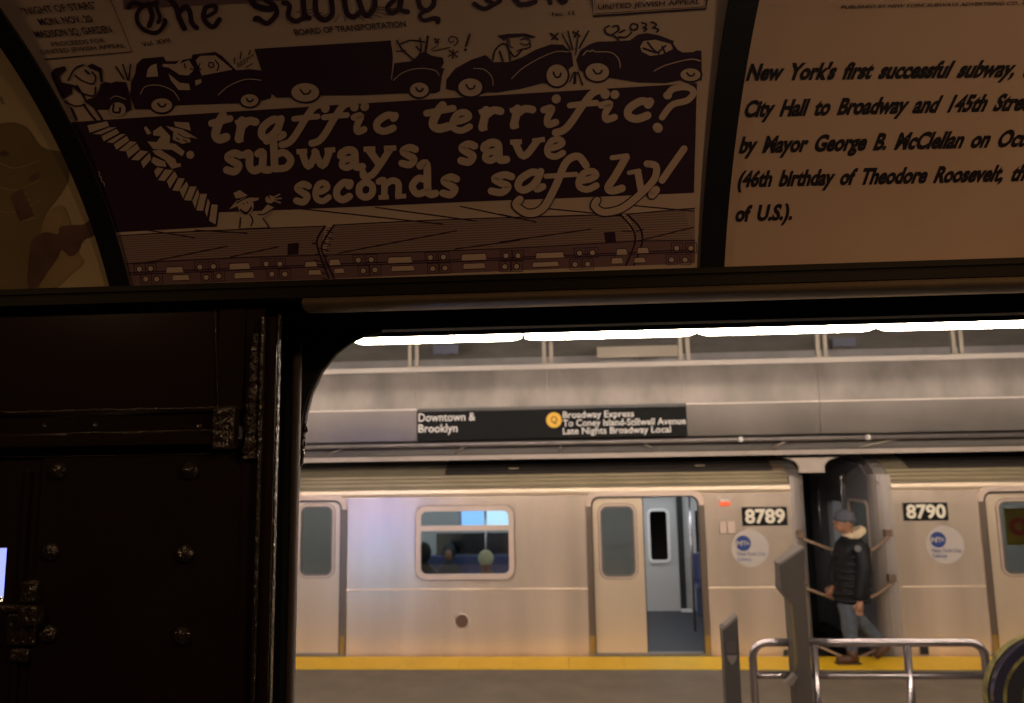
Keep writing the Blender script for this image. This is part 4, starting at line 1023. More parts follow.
D.ell(360 + 619 / 5.857, 290 / 5.857, 1.5)
D.stroke(c4([(540 + r_ * math.cos(a_), 235 + r_ * .85 * math.sin(a_)) for r_, a_ in [(6 + 4.2 * i, i * .95) for i in range(9)]]), 1.1)
D.poly(c5([(36, 520), (38, 465), (90, 400), (180, 350), (268, 320), (312, 362), (400, 362), (480, 335), (560, 290), (650, 258), (720, 260), (772, 310), (782, 385), (760, 398), (700, 500), (600, 485), (480, 518), (330, 540), (275, 540), (220, 560), (120, 560), (90, 530)]))
arcs(470.4, 87, 12, 9); arcs(557, 75, 10.5, 11)
for q in ([(195, 398), (260, 405), (305, 450), (310, 500)], [(418, 460), (480, 400), (580, 340), (680, 300), (755, 302)]): WW.stroke(c5(q), .9)
D.poly(c5([(335, 208), (400, 196), (500, 194), (565, 215), (540, 222), (480, 212), (395, 222), (375, 240)]))
for q, w_ in (([(395, 222), (400, 260), (430, 280)], 1.2), ([(310, 350), (325, 290), (370, 255), (400, 280), (412, 350)], 1.8), ([(350, 300), (368, 355)], 2), ([(470, 235), (490, 225), (520, 228), (528, 250), (500, 262), (472, 250)], 1.2), ([(528, 255), (528, 275), (470, 290), (450, 300)], 1.3), ([(410, 300), (440, 330), (480, 290)], 1.8), ([(405, 225), (412, 260)], 1.0),
              ([(715, 195), (765, 290)], 1.3), ([(750, 180), (780, 290)], 1.3), ([(808, 215), (795, 320)], 1.3), ([(785, 420), (760, 480)], 1.2), ([(797, 420), (795, 490)], 1.2), ([(810, 420), (835, 500)], 1.2), ([(650, 195), (690, 230)], 2.0), ([(690, 195), (655, 230)], 2.0), ([(780, 185), (820, 210)], 1.8), ([(810, 180), (790, 215)], 1.8)): D.stroke(c5(q), w_)
D.poly(c6([(40, 345), (65, 290), (110, 260), (160, 243), (260, 240), (350, 235), (400, 200), (450, 192), (520, 205), (608, 238), (605, 255), (630, 290), (660, 306), (720, 304), (745, 293), (770, 297), (772, 470), (640, 470), (560, 485), (400, 480), (240, 455), (100, 430), (55, 410)]))
D.stroke(c6([(110, 180), (55, 280)]), 1.6); D.stroke(c6([(48, 210), (35, 310)]), 1.4); D.stroke(c6([(30, 420), (25, 490)]), 1.4); D.stroke(c6([(45, 420), (75, 495)]), 1.4)
WW.poly(c6([(410, 270), (430, 238), (500, 230), (590, 255), (602, 285), (540, 315), (470, 325), (420, 300)]))
for q in ([(455, 245), (490, 290), (520, 310)], [(430, 280), (500, 305)], [(540, 270), (555, 305)], [(560, 265), (520, 300)]): DD.stroke(c6(q), 2)
arcs(597.3, 71.7, 11.8, 9); arcs(690.4, 74.3, 10, 6.3)
for q in ([(75, 322), (100, 295), (120, 300), (130, 290), (150, 300), (240, 305), (285, 345), (295, 395)], [(490, 415), (560, 380), (700, 345), (765, 355)]): WW.stroke(c6(q), 1.1)
for q in ([(230, 150), (205, 165), (215, 195), (260, 210), (285, 235)], [(250, 155), (280, 150), (285, 175), (250, 200)], [(285, 215), (330, 215), (360, 190)], [(290, 190), (320, 175)], [(352, 155), (365, 138), (395, 145), (390, 170), (360, 172), (352, 155)], [(420, 132), (447, 140), (440, 156), (428, 160)], [(432, 160), (450, 168), (436, 182)], [(478, 128), (505, 140), (496, 156), (484, 160)], [(488, 160), (518, 172), (508, 186)]): D.stroke(c6(q), 1.8)
# left group: man holding his hat, car with a radiator
D.poly(c1([(300, 430), (320, 400), (380, 385), (388, 410), (350, 445), (360, 480), (430, 495), (420, 550), (370, 580), (330, 500)]))
D.poly(c1([(590, 490), (620, 478), (650, 485), (680, 475), (740, 480), (762, 560), (772, 640), (745, 655), (650, 640), (560, 640), (490, 590), (560, 565), (580, 530)]))
D.poly(c1([(510, 385), (540, 370), (598, 400), (603, 480), (590, 480), (580, 420), (530, 400)]))
WW.ell(118, 109, 8, 7); DD.stroke(c1([(668, 610), (665, 650), (700, 655), (705, 630)]), 2)
for q, w_ in (([(400, 470), (440, 400), (490, 378)], 1.6), ([(430, 500), (470, 540), (550, 560), (560, 510)], 1.6), ([(440, 440), (480, 470), (545, 490), (560, 450), (540, 420)], 1.5), ([(380, 590), (440, 620), (500, 610)], 1.4), ([(490, 610), (540, 680), (560, 700)], 2), ([(420, 630), (450, 700)], 1.6), ([(560, 640), (600, 700)], 2), ([(500, 410), (520, 430)], 2),
              ([(680, 388), (725, 460)], 1.5), ([(720, 375), (748, 465)], 1.5), ([(765, 375), (757, 470)], 1.5), ([(450, 500), (500, 580)], 2)): D.stroke(c1(q), w_)
WW.stroke(c1([(645, 580), (680, 560), (740, 580)]), .8)
for q in ([(672, 335), (672, 370)], [(712, 298), (705, 345)], [(765, 290), (755, 320)], [(780, 318), (772, 330)], [(735, 395), (778, 370)]): D.stroke(c2(q), 1.1)
D.text('BEEP!', (238.5, 67.5), (251.5, 59.5), 4.5, .0)
# small lettering
D.text('"NIGHT OF STARS"', (24, 14.5), (98, 8), 7, .012); D.text('MON. NOV. 20', (41, 25), (94, 21.5), 7, .018); D.text('MADISON SQ. GARDEN', (37, 37.5), (113, 32), 7, .018)
D.text('PROCEEDS FOR', (53, 46), (106, 42), 4.3, .005); D.text('UNITED JEWISH APPEAL', (43, 54), (126, 47), 4.3, .005)
D.stroke([(45, 59), (132, 51.5), (107, -8)], 1.0, False)
D.stroke([(591.5, -8), (593, 16), (706, 8.5), (708, -6)], 1.8, False); D.stroke([(594, -8), (595.5, 13.4), (703.5, 6.5), (705, -6)], .5, False)
D.text('UNITED JEWISH APPEAL', (598, 9.4), (700, 3.5), 5, .008)
D.text('BOARD OF TRANSPORTATION', (295.5, 35), (406.5, 26.5), 6, .015)
D.text('Vol. XVII', (143, 46.5), (171, 42), 4.5, .01); D.text('No. 15', (552, 16), (575, 14.6), 4, .01)
# blackletter masthead
for c, q, w_ in ((c2, [(150, 25), (105, 70), (105, 130), (150, 178), (220, 188), (265, 135), (262, 115)], 4.2), (c2, [(165, 20), (190, 90), (172, 150)], 5), (c2, [(215, 40), (235, 100), (225, 130)], 3.5), (c2, [(50, 40), (80, 15), (150, 30), (215, 15)], 5),
              (c2, [(280, -20), (330, 40), (350, 110), (378, 165)], 5.6), (c2, [(345, 75), (385, 35), (410, 70), (420, 130), (450, 162)], 5), (c2, [(500, 45), (490, 100), (515, 140), (550, 155), (583, 112)], 5), (c2, [(505, 40), (555, 30), (560, 65), (510, 95)], 4),
              (c3, [(60, -20), (90, 30), (160, 50), (205, 40)], 6.5), (c3, [(150, 0), (200, 30), (215, 80), (160, 135), (105, 105), (90, 110)], 5), (c3, [(255, 15), (290, 30), (285, 95), (330, 122), (385, 95)], 5), (c3, [(370, -20), (378, 80), (405, 105)], 5.5),
              (c3, [(440, -30), (448, 75), (495, 115), (540, 80), (535, -5)], 5.5), (c3, [(610, -20), (625, 70), (665, 98), (715, 60)], 5.5), (c3, [(690, -20), (735, 90), (785, 45), (790, -20)], 5.5),
              (c4, [(245, -30), (235, 40), (190, 75), (160, 45), (200, 0)], 5), (c4, [(235, 0), (240, 55), (280, 68)], 5), (c4, [(340, -10), (355, 40), (390, 60), (430, 30), (435, -20)], 5), (c4, [(385, 60), (350, 90), (375, 118), (430, 105), (460, 110), (455, 130)], 4.2),
              (c4, [(670, 20), (700, 40), (740, 48), (820, 5)], 4.5), (c4, [(740, 0), (780, 20), (740, 48)], 4), (c5, [(440, -5), (470, 25), (520, 20), (558, 8)], 5), (c5, [(640, -10), (645, 15)], 5), (c5, [(700, -10), (715, 12), (735, 5)], 5)):
    D.stroke(c(q), w_)
for k in range(14):   # sun rays behind the masthead
    a_ = R(20 + 10 * k); cx_, cy_ = 345, 2
    H.stroke([(cx_ + 24 * math.cos(a_) * 1.4, cy_ + 13 * math.sin(a_)), (cx_ + 38 * math.cos(a_) * 1.5, cy_ + 20 * math.sin(a_))], .9, False)
H.poly([(123, -8), (124, 9), (158, 7), (290, 0), (290, -10)])

# hand-lettered slogan: glyph strokes on a unit box (x-height = 1)
G = {
 't': (.8, [([(.50, 1.2), (.38, .9), (.28, .35), (.45, .12), (.72, .2)], .32), ([(.08, .86), (.4, .94), (.80, 1.04)], .26)]),
 'r': (.85, [([(.28, .95), (.26, .5), (.24, .12)], .32), ([(.3, .7), (.5, .92), (.74, .86)], .3), ([(.06, .84), (.26, .95)], .2), ([(.14, .08), (.4, .08)], .17)]),
 'a': (1.0, [([(.75, .82), (.5, .9), (.2, .62), (.16, .28), (.36, .1), (.6, .28), (.74, .6)], .27), ([(.78, .92), (.72, .4), (.76, .12), (.94, .22)], .26)]),
 'A': (1.0, [([(.14, .74), (.36, .9), (.62, .82), (.66, .4), (.7, .12), (.94, .12)], .28), ([(.6, .5), (.26, .46), (.16, .22), (.36, .1), (.62, .26)], .24), ([(.12, .66), (.16, .78)], .3)]),
 'f': (1.1, [([(1.0, 1.42), (.86, 1.58), (.68, 1.45), (.55, .9), (.42, .1), (.3, -.3), (.12, -.42)], .29), ([(.24, .9), (.56, .95), (.86, .97)], .24), ([(1.0, 1.36), (1.0, 1.42)], .36)]),
 'i': (.6, [([(.12, .86), (.36, .93), (.26, .45), (.3, .12), (.52, .22)], .28), ([(.46, 1.38), (.47, 1.4)], .36)]),
 'c': (.85, [([(.74, .82), (.5, .9), (.2, .6), (.2, .26), (.45, .1), (.74, .24)], .29), ([(.72, .74), (.76, .86)], .32)]),
 'e': (.85, [([(.2, .48), (.5, .54), (.7, .7), (.56, .9), (.3, .84), (.16, .48), (.24, .18), (.5, .08), (.76, .24)], .24)]),
 's': (.8, [([(.7, .8), (.46, .9), (.2, .74), (.4, .54), (.64, .36), (.48, .1), (.16, .18)], .27), ([(.7, .9), (.68, .72)], .16), ([(.12, .28), (.14, .08)], .16)]),
 'u': (1.0, [([(.06, .84), (.24, .88), (.24, .35), (.4, .1), (.66, .22)], .28), ([(.54, .86), (.72, .9), (.72, .2), (.94, .1)], .28)]),
 'b': (.95, [([(.06, 1.4), (.26, 1.46), (.28, .8), (.28, .12)], .28), ([(.3, .72), (.6, .84), (.82, .5), (.66, .16), (.3, .12)], .26)]),
 'w': (1.3, [([(.05, .88), (.38, .88)], .2), ([(.22, .85), (.42, .15), (.66, .8)], .27), ([(.62, .85), (.86, .15), (1.08, .85)], .27), ([(.92, .88), (1.25, .9)], .2)]),
 'y': (1.1, [([(.04, .88), (.4, .88)], .2), ([(.2, .85), (.52, .2)], .28), ([(.66, .88), (1.04, .88)], .2), ([(.86, .85), (.55, .1), (.34, -.32), (.1, -.4), (.06, -.2)], .26)]),
 'v': (1.1, [([(.04, .88), (.4, .88)], .2), ([(.2, .85), (.5, .16), (.86, .86)], .28), ([(.72, .88), (1.1, .95)], .2)]),
 'o': (.9, [([(.45, .88), (.2, .68), (.2, .3), (.45, .12), (.7, .3), (.7, .68), (.45, .88)], .27)]),
 'n': (1.15, [([(.08, .86), (.28, .88), (.28, .12)], .26), ([(.06, .08), (.46, .08)], .18), ([(.3, .68), (.58, .88), (.82, .72), (.82, .12)], .26), ([(.7, .08), (1.12, .1)], .18)]),
 'd': (1.0, [([(.66, .72), (.4, .84), (.18, .5), (.34, .14), (.66, .24)], .26), ([(.46, 1.4), (.68, 1.46), (.7, .2), (.94, .12)], .28)]),
 'l': (.85, [([(.3, 1.42), (.62, 1.5), (.42, .6), (.3, .2), (.5, .1), (.76, .24)], .29)]),
 '?': (1.3, [([(.3, 1.1), (.5, 1.42), (1.0, 1.5), (1.14, 1.2), (.9, .95), (.55, .85), (.42, .2)], .3), ([(.2, -.3), (.22, -.26)], .4)]),
 '!': (.9, [([(.86, 1.42), (.36, .14)], .27), ([(.14, -.25), (.2, -.16)], .36)]),
}
def glyph(ch, x0, x1, yb, xh, slant=0, outline=False, P_=None):
    wd, st = G[ch]; P_ = P_ or WW; kx = (x1 - x0) / wd
    def f(p): return (x0 + p[0] * kx + slant * (p[1] - .5) * xh, yb - p[1] * xh - .045 * p[0] * kx)
    kk = min(kx, xh * 1.1) * 1.13
    if outline:
        for pts, w_ in st: D2.stroke([f(p) for p in pts], w_ * kk + 3)
    for pts, w_ in st: P_.stroke([f(p) for p in pts], w_ * kk, cap=w_ > .22 or ch in 'ae')
for ch, a, b, yb, xh, sl in (('t', 209, 229, 142, 22, .1), ('r', 233, 258, 141.5, 22, .12), ('a', 258, 286, 140.5, 23, .15), ('f', 283, 324, 136.5, 19.5, .3), ('f', 313, 353, 135, 19.5, .3), ('i', 350, 367, 134, 19.5, .1), ('c', 372, 397, 133.5, 20, .1),
                         ('t', 423, 452, 131.5, 21.5, .1), ('e', 448, 473, 132.5, 22, .1), ('r', 476, 503, 130, 21, .15), ('r', 507, 535, 128, 20.5, .15), ('i', 539, 559, 127, 20, .1), ('f', 557, 603, 124, 20.5, .35), ('i', 596, 618, 122, 19.5, .1), ('c', 622, 652, 121.5, 22, .12),
                         ('s', 223, 243, 174, 23, 0), ('u', 243, 271, 173, 22, 0), ('b', 266, 295, 171.5, 22, -.05), ('w', 295, 337, 170, 21, 0), ('A', 338, 364, 170, 22, 0), ('y', 362, 398, 168, 21.5, .05), ('s', 398, 418, 167, 21.5, 0),
                         ('s', 457, 477, 164.5, 22.5, 0), ('A', 481, 508, 163, 22.5, 0), ('v', 508, 544, 160, 20.5, .1), ('e', 543, 566, 158.5, 21, .1),
                         ('s', 293, 311, 204.5, 22.5, 0), ('e', 312, 331, 203, 22, 0), ('c', 333, 352, 202, 21.5, 0), ('o', 355, 377, 200, 20.5, 0), ('n', 377, 407, 199, 20.5, 0), ('d', 407, 437, 197, 22, -.03), ('s', 439, 459, 197, 22, 0),
                         ('s', 487, 514, 195, 22, .15), ('a', 514, 546, 192.5, 22, .2), ('e', 574, 600, 191.5, 22, .15)):
    glyph(ch, a, b, yb, xh, sl)
# the two long-tailed letters and the mark at the end
for pts, w_ in (([(586, 165), (578, 156), (566, 162), (556, 185), (543, 208), (528, 213), (516, 205), (520, 199)], 7.5), ([(546, 176), (576, 174)], 5)):
    D2.stroke(pts, w_ + 2.4); WW.stroke(pts, w_)
for pts, w_ in (([(612, 157.5), (627, 155.5)], 5), ([(626, 157), (615, 176), (608, 187), (612, 190.5), (622, 188)], 7.6), ([(629, 172.5), (639, 170.5)], 4.5), ([(638, 173), (641, 190)], 7), ([(647, 163.5), (656, 166), (654, 179), (640, 194), (622, 208), (604, 212), (594.5, 206), (597, 200)], 7), ([(684, 148.5), (662, 180)], 7), ([(652, 194.5), (656, 189.5)], 8)):
    D2.stroke(pts, w_ + 2.4); WW.stroke(pts, w_)
for pts, w_ in (([(667, 95.5), (673, 88.5), (687, 86.8), (693.5, 92), (687, 100), (672, 104.5), (662, 117)], 6.4), ([(657.2, 127), (658, 127.8)], 9.5)): WW.stroke(pts, w_)
WW.ell(667.5, 95, 4.4, 4)
D.stroke([(99, 172), (101, 178), (104, 186)], .1)
WW.stroke([(98.5, 171), (100, 173), (99.5, 176), (101.5, 177), (102, 181), (104, 182), (105, 186)], .8)
Ws = W
for nm, p_, m_ in (('halftone_print', H2, INKR), ('halftone_shading', H, INKM), ('dark_print', D, INK)):
    pass
# order of layers: halftone, dark, white, lettering outline, lettering, fine dark lines
def lift(p, base):
    p.v = [(a, b, base + (c - .0002) * .05) for a, b, c in p.v]; return p
lift(H2, .00008).build('halftone_print', INKR, cardM, xb1 - .006, xa2 + .001)
lift(H, .00020).build('halftone_shading', INKM, cardM, xb1 - .006, xa2 + .001)
lift(D, .00034).build('dark_print', INK, cardM, xb1 - .004, xa2 + .001)
lift(W, .00048).build('window_print', PAPER, cardM, xb1 - .004, xa2)
lift(D2, .00056).build('lettering_outline', INK, cardM)
lift(WW, .00070).build('light_print', PAPER, cardM)
lift(DD, .00086).build('fine_line_print', INK, cardM)
# --- right card
cardR = empty('advertising_card', ((xb2 + XNR) / 2, YI, ZP0)); tag(cardR, 'cream card of bold black text on the first successful subway', 'poster')
sheet('card', xb2 - .004, 1.35, 0, SMAX, 0.0, .0012, PAPER2, cardR)
T = Print()
B_ = .045
T.text("New York's first successful subway, the line", (746, 79.7), (1013, 76), 15.5, B_, .14, sw=1.7, fit="New York's first successful subway,")
T.text('City Hall to Broadway and 145th Street was', (743, 116.4), (983.8, 110.5), 15.5, B_, .14, sw=1.7, fit='City Hall to Broadway and 145th')
T.text('by Mayor George B. McClellan on October', (738.6, 152.6), (961, 147.2), 15.5, B_, .14, sw=1.7, fit='by Mayor George B. McClellan')
T.text('(46th birthday of Theodore Roosevelt, then', (737, 186.5), (1002, 180.5), 15, B_, .14, sw=1.7, fit='(46th birthday of Theodore Roosevelt,')
T.text('of U.S.).', (734.5, 221), (791.8, 219), 15, B_, .1, sw=1.7)
T.text('PUBLISHED BY NEW YORK SUBWAYS ADVERTISING CO., INC.', (841, 8.5), (1035, 4), 3.2, .01, .1)
lift(T, .0002).build('lettering', INKB, cardR, 1.34)
# --- left card
cardL = empty('advertising_card', ((XNL + xa1) / 2, YI, ZP0)); tag(cardL, 'faded sepia card with dim brown figures at far left', 'poster')
sheet('card', -1.25, xa1 + .004, 0, SMAX, 0.0, .0012, PAPER3, cardL)
S1 = Print(); S2 = Print(); S3 = Print()
S3.spoly([(46, 215), (60, 205), (68, 214), (78, 250), (84, 262), (70, 275), (56, 288), (40, 288), (40, 240)])
S1.spoly([(-40, 118), (-20, 122), (0, 123), (14, 122), (28, 128), (40, 145), (52, 150), (62, 152), (68, 165), (68, 180), (60, 195), (44, 218), (50, 236), (58, 262), (52, 278), (46, 288), (-40, 290)])
S2.spoly([(30, 250), (34, 238), (46, 232), (58, 234), (60, 227), (70, 225), (84, 224), (92, 219), (97, 232), (84, 240), (78, 252), (70, 256), (62, 250), (58, 258), (48, 272), (38, 286), (28, 286)])
for q in ([(0, 152), (6, 150), (10, 154), (2, 156)], [(29, 178), (34, 173), (40, 172), (38, 178), (31, 181)], [(10, 196), (22, 188), (34, 215), (20, 222)]): S2.poly(q)
for k in range(5): S3.stroke([(12 + k * 2, 198 + k * 6), (28 + k * 2, 193 + k * 6)], 1.2, False)
for k in range(3): S3.stroke([(-5, 160 + 25 * k), (15, 168 + 22 * k), (40, 160 + 20 * k)], .9)
S2.text('Y', (0.5, 104), (6.5, 103), 7, .0)
lift(S1, .0002).build('figure_print', SEP1, cardL, xa1 + .002, -1.24); lift(S3, .0003).build('pale_print', SEP3, cardL, xa1 + .002, -1.24); lift(S2, .0004).build('dark_figure_print', SEP2, cardL, xa1 + .002, -1.24)

# ledge and header
def zy(py, px=620, Y=YI): return P(px, py, Y).z
ze = ZP0
zh2 = P(620, 302, .885).z; zh1 = P(620, 289, .885).z
# ledge holding the cards (olive)
prof = [(YI + .12, ze + .0), (YI - .006, ze - .001), (YI - .008, ze - .0035), (YI - .014, ze - .0035), (YI - .015, ze - .010), (YI - .013, ze - .0115), (YI - .013, ze - .0125), (YI - .022, zh1 + .010), (YI - .022, zh1), (YI + .12, zh1)]
o = MB().sweep(prof, XNL, XNR).build('trim_7', PAINTO); tag(o, kind='structure')
Xd = P(318, 310, YI).x - .01
prof = [(YI + .0, zh1)] + [(YI - .014 - .016 * math.sin(R(a)), (zh1 + zh2) / 2 + (zh1 - zh2) / 2 * math.cos(R(a))) for a in range(0, 181, 20)] + [(YI + .0, zh2)]
o = MB().sweep(prof, Xd, XNR, smooth=True).build('trim_8', HEADP); tag(o, kind='structure')
zuh = zh2
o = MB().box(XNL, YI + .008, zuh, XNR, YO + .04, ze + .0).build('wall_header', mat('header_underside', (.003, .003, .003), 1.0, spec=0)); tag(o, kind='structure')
o = MB().box(XNL, YI + .02, ze, XNR, YO + .04, ze + .6).build('wall_upper', PAINT); tag(o, kind='structure')
# exterior opening with the rounded corner (outer skin)
YQ = 1.02
xo = P(297.8, 560, YQ + .02).x
ztopO = P(620, 326.0, YQ + .02).z
Rc = .155
xr_open = 1.95
hole = [(xo, -.1), (xr_open, -.1), (xr_open, ztopO)]
cpx = [(299.2, 500), (300.5, 470), (304.5, 445), (308, 415), (314, 393), (324, 372), (338, 354), (352, 343.5), (366, 337), (385, 332.3)]
hole += [XZ(a, b, YQ + .02) for a, b in reversed(cpx)]
hole += []
outer = [(XNL, -1.1), (XNR, -1.1), (XNR, ze + .65), (XNL, ze + .65)]
lw_ = RECT(-46, 546, 9, 602, YQ)
skinw = MB().plate(outer, [hole, [(lw_[0] - .3, lw_[1]), (lw_[2] + .02, lw_[1]), (lw_[2] + .02, lw_[3]), (lw_[0] - .3, lw_[3])]], YQ, YQ + .02).build('wall_outer', BLACK); tag(skinw, kind='structure')
# rubber bead around the opening, lumpy paint
mb = MB(); pts = [P(290, 690, YQ - .004), P(292, 600, YQ - .004), P(293.5, 520, YQ - .004)] + [P(a - 3, b - 1, YQ - .002) for a, b in cpx]
mb.tube([tuple(p) for p in pts], .0022, 8); tb = mb.build('door_bead', mat('bead_rubber', (.012, .009, .008), .6, bump=(200, .8), dist=.002), skinw)
mb = MB()
for k in range(26):
    t = random.random(); y_ = 425 + 60 * t + random.uniform(-3, 3); x_ = 307 - 9.5 * t + random.uniform(-2.4, .6)
    p = P(x_, y_, YQ - .006); mb.ball(p, random.uniform(.0015, .0035), None, random.uniform(.002, .005), 6, 5)
mb.build('paint_lumps', PAINTL, skinw)['kind'] = 'stuff'
# doorway jamb: door edge pocket, round rubber rod
def zlow(): return .0
xj = P(279, 400, YI).x
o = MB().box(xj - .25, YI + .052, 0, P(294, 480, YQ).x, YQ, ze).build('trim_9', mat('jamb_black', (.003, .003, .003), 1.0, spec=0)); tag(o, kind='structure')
rod = P(294, 500, .985)
o = MB().tube([(rod.x, .985, 0.0), (rod.x, .985, P(294, 343, .985).z)], .0062, 14).build('door_edge_rod', mat('rod_paint', (.075, .060, .052), .7, spec=.15)); tag(o, 'slim dark round rod standing upright inside the doorway jamb', 'rod')
# left inner wall: upper panel, belt rail, riveted lower panel, lined post
wl = empty('wall_left_panelling', (-.6, YI, 1.5)); tag(wl, kind='structure')
wl.name = 'wall_front'
xpl = P(215, 350, YI).x; xpc = P(243, 400, YI).x
zr1 = P(130, 410, YI).z; zr2 = P(130, 450, YI).z
MB().box(XNL, YI, zr1 - .02, xpc + .002, YI + .05, zh1 + .02).build('upper_panel', PAINT, wl)
xs1 = P(35, 570, YI).x
lp = MB().box(xs1 + .001, YI, 0, xj - .004, YI + .006, zr2 + .01).build('lower_panel', PAINT, wl)
# belt rail with two ridges
zc1 = P(130, 413, YI).z; zc2 = P(130, 437, YI).z
prof = [(YI + .02, zc1 + .004), (YI - .004, zc1 + .003), (YI - .010, zc1), (YI - .004, zc1 - .004), (YI - .003, zc2 + .006), (YI - .010, zc2 + .003), (YI - .018, zc2 - .004), (YI - .018, zc2 - .010), (YI - .010, zr2 + .004), (YI + .0, zr2), (YI + .02, zr2)]
MB().sweep(prof, XNL, xpc - .004).build('belt_rail', mat('belt_paint', (.018, .011, .007), .18, bump=(60, .25, (.3, 1, 1)), dist=.0015), wl)
def lump_line(px0, py0, px1, py1, rad, n, dep=.004):
    mb = MB(); p0 = P(px0, py0, YI); p1 = P(px1, py1, YI); pts = []; rr = []
    for i in range(n + 1):
        t = i / n; q = p0.lerp(p1, t); pts.append((q.x, YI - dep, q.z + random.uniform(-.3, .3) * rad)); rr.append(rad * random.uniform(.55, 1.35))
    mb.tube(pts, rr, 7); return mb.build('paint_bead', PAINTL, wl)
lump_line(-120, 415.5, 241, 408, .0016, 110, .009); lump_line(70, 434, 218, 430.5, .0012, 70, .007); lump_line(-60, 458, 215, 454, .0008, 60, .001)
lump_line(216, 300, 219, 410, .0007, 60, .003)
# vertical step strip and end cap of the rail
MB().box(P(219, 350, YI).x, YI - .003, zc1, xpc + .001, YI + .002, P(219, 302, YI).z).build('step_strip', PAINT, wl, .001)
MB().box(P(219, 430, YI).x, YI - .020, zr2 - .002, P(240, 430, YI).x, YI, zc1 + .004).build('rail_end_cap', PAINTL, wl, .003)
# lined door post
pw = [(P(246, 400, YI).x, 0), (P(262, 400, YI).x, 0)]
zpt = P(260, 318, YI).z
x1_, x2_, x3_, x4_ = P(245.5, 400, YI).x, P(261, 400, YI).x, P(265, 400, YI).x, xj
def vbar(x0, x1, dep, z0, z1, m_, nm, b=.002): return MB().box(x0, YI - dep, z0, x1, YI + .004, z1).build(nm, m_, wl, b)
pz = P(256, 460, YI).z
# sloping lumpy bead
mb = MB(); n_ = 60
rngs = []
zA, zB = P(256, 459, YI).z, P(266, 335, YI).z
for i in range(n_ + 1):
    t = i / n_; z_ = zA + (zB - zA) * t; cx_ = P(252.5 + 6 * t, 459 - 124 * t, YI).x; hw = .011 * (1 - .5 * t)
    for a in range(9):
        an = PI * a / 8; rr_ = 1 + .22 * random.uniform(-1, 1)
        rngs.append((cx_ - hw * math.cos(an) * rr_, YI - .012 * math.sin(an) * rr_, z_ + random.uniform(-.0008, .0008)))
fs = [(i * 9 + a, i * 9 + a + 1, (i + 1) * 9 + a + 1, (i + 1) * 9 + a) for i in range(n_) for a in range(8)]
mb.add(rngs, fs, True); mb.build('weld_bead', PAINTL, wl)
vbar(x2_ + .002, x2_ + .006, .012, 0, zpt, PAINTL, 'post_ridge', .001)
vbar(x2_ + .006, xj - .004, .006, 0, zpt, PAINT, 'post_face')
vbar(xj - .0025, xj, .005, 0, zpt + .004, PAINTL, 'post_edge', .0015)
vbar(xpc, x2_ + .002, .001, 0, zpt + .02, PAINT, 'post_base')
# rivets
def rivet(px, py, par, r=.0105):
    p = P(px, py, YI); mb = MB(); mb.ball((p.x, YI, p.z), r, r * .75, r, 14, 8)
    return mb.build('rivet', PAINTL, par)
for a, b in ((58, 471), (190, 471), (51, 552), (185, 554), (182, 636), (48, 634)): rivet(a, b, wl)
for a, b in ((97, 425), (200, 427), (182, 429), (46, 426)): rivet(a, b, wl, .006 if a != 182 else .003)
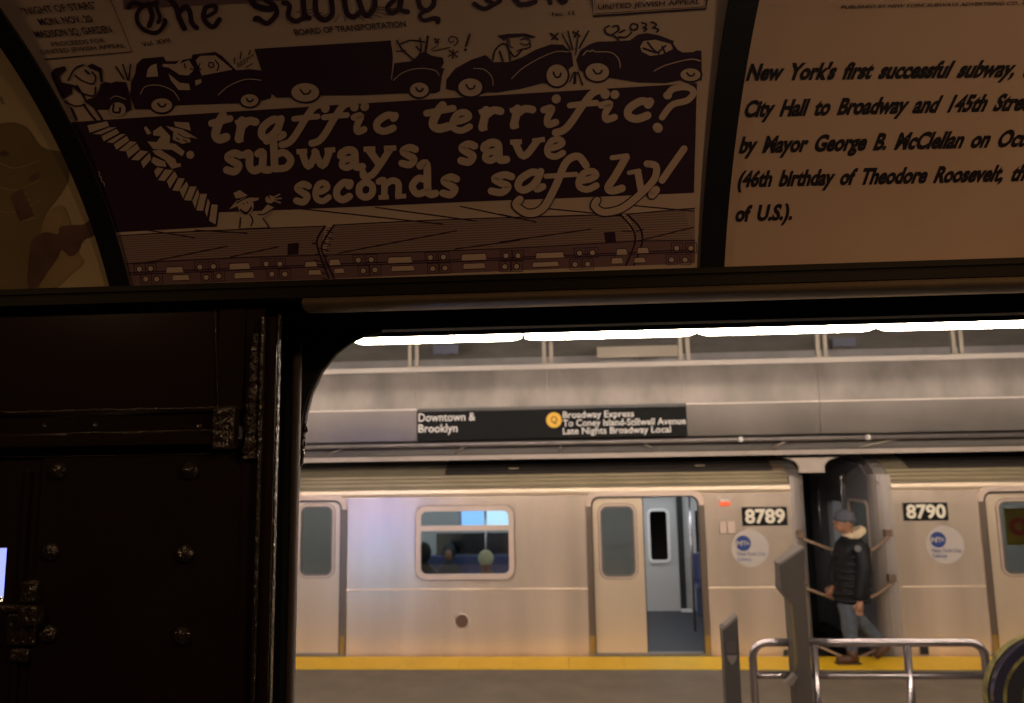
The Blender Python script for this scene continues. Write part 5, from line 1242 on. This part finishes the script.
# window stile at far left with sash and latch
ws = empty('window_1', (xs1 - .1, YI, 1.5)); tag(ws, kind='structure')
wq = RECT(-46, 548, 5.0, 602, YI + .004)
MB().plate([(XNL, 0), (xs1 - .0015, 0), (xs1 - .0015, zr2 + .005), (XNL, zr2 + .005)], [[(wq[0] - .3, wq[1]), (wq[2], wq[1]), (wq[2], wq[3]), (wq[0] - .3, wq[3])]], YI + .004, YI + .04).build('window_frame', PAINT, ws)
MB().box(xs1 - .020, YI - .001, zr2 - .02 - .6, xs1 - .014, YI + .004, zr2 - .022).build('sash_bead', PAINT, ws, .001)
MB().box(wq[0] - .3, YI + .024, wq[1], wq[2], YI + .028, wq[3]).build('window_pane', glass('old_car_glass', (.75, .75, .7), .06), ws)
for nm, q, dp in (('latch_plate', (9, 612, 38, 645), .006), ('latch_lever', (2, 604, 34, 611), .010), ('latch_lug', (24, 580, 40, 602), .008), ('latch_lug', (26, 604, 44, 624), .016), ('latch_foot', (12, 648, 30, 662), .006)):
    r_ = RECT(*q, YI); MB().box(r_[0], YI - dp, r_[1], r_[2], YI + .004, r_[3]).build(nm, PAINTL, ws, .003)
# floor, back wall, far ceiling and ends of the vintage car
o = MB().box(XNL, -1.7, -.06, XNR, YO + .05, 0).build('floor', CARFL); tag(o, kind='structure')
o = MB().box(XNL, -1.75, 0, XNR, -1.7, 3.0).build('wall_rear', PAINT); tag(o, kind='structure')
zcl = arcpt(.50)[1] + .14
MB().box(XNL, arcpt(.5)[0], arcpt(.5)[1], XNR, arcpt(.5)[0] + .02, zcl).build('trim_10', CARIND)['kind'] = 'structure'
o = MB().box(XNL, -1.75, zcl, XNR, arcpt(.5)[0] + .02, zcl + .03).build('ceiling', CARIND); tag(o, kind='structure')
o = MB().box(XNL - .03, -1.75, 0, XNL, YO, 3.05).build('wall_left', PAINT); tag(o, kind='structure')
o = MB().box(XNR, -1.75, 0, XNR + .03, YO, 3.05).build('wall_right', PAINT); tag(o, kind='structure')
o = MB().box(XNL, -1.75, zcl + .02, XNR, YO + .05, zcl + .08).build('ceiling', BLACK); tag(o, kind='structure')
# bare bulbs down the ceiling of the vintage car
for i, (bx_, by_, e_) in enumerate(((.65, .05, 1.0), (-1.05, .15, .5), (2.0, .05, .6))):
    r_ = empty('ceiling_bulb', (bx_, by_, zcl)); tag(r_, 'bare warm ceiling bulb inside the vintage car, ' + ('right above the doorway', 'above the riveted wall at left', 'at the far right beyond the cream card')[i], 'light', 'bare bulbs on the vintage car ceiling')
    MB().tube([(bx_, by_, zcl), (bx_, by_, zcl - .04)], .022, 12).build('socket', BLACK, r_)
    l_ = bulb('bulb_light', (bx_, by_, zcl - .10), BULB * e_, (1, .60, .33), .035); l_.parent = r_; l_.matrix_parent_inverse = r_.matrix_basis.inverted()
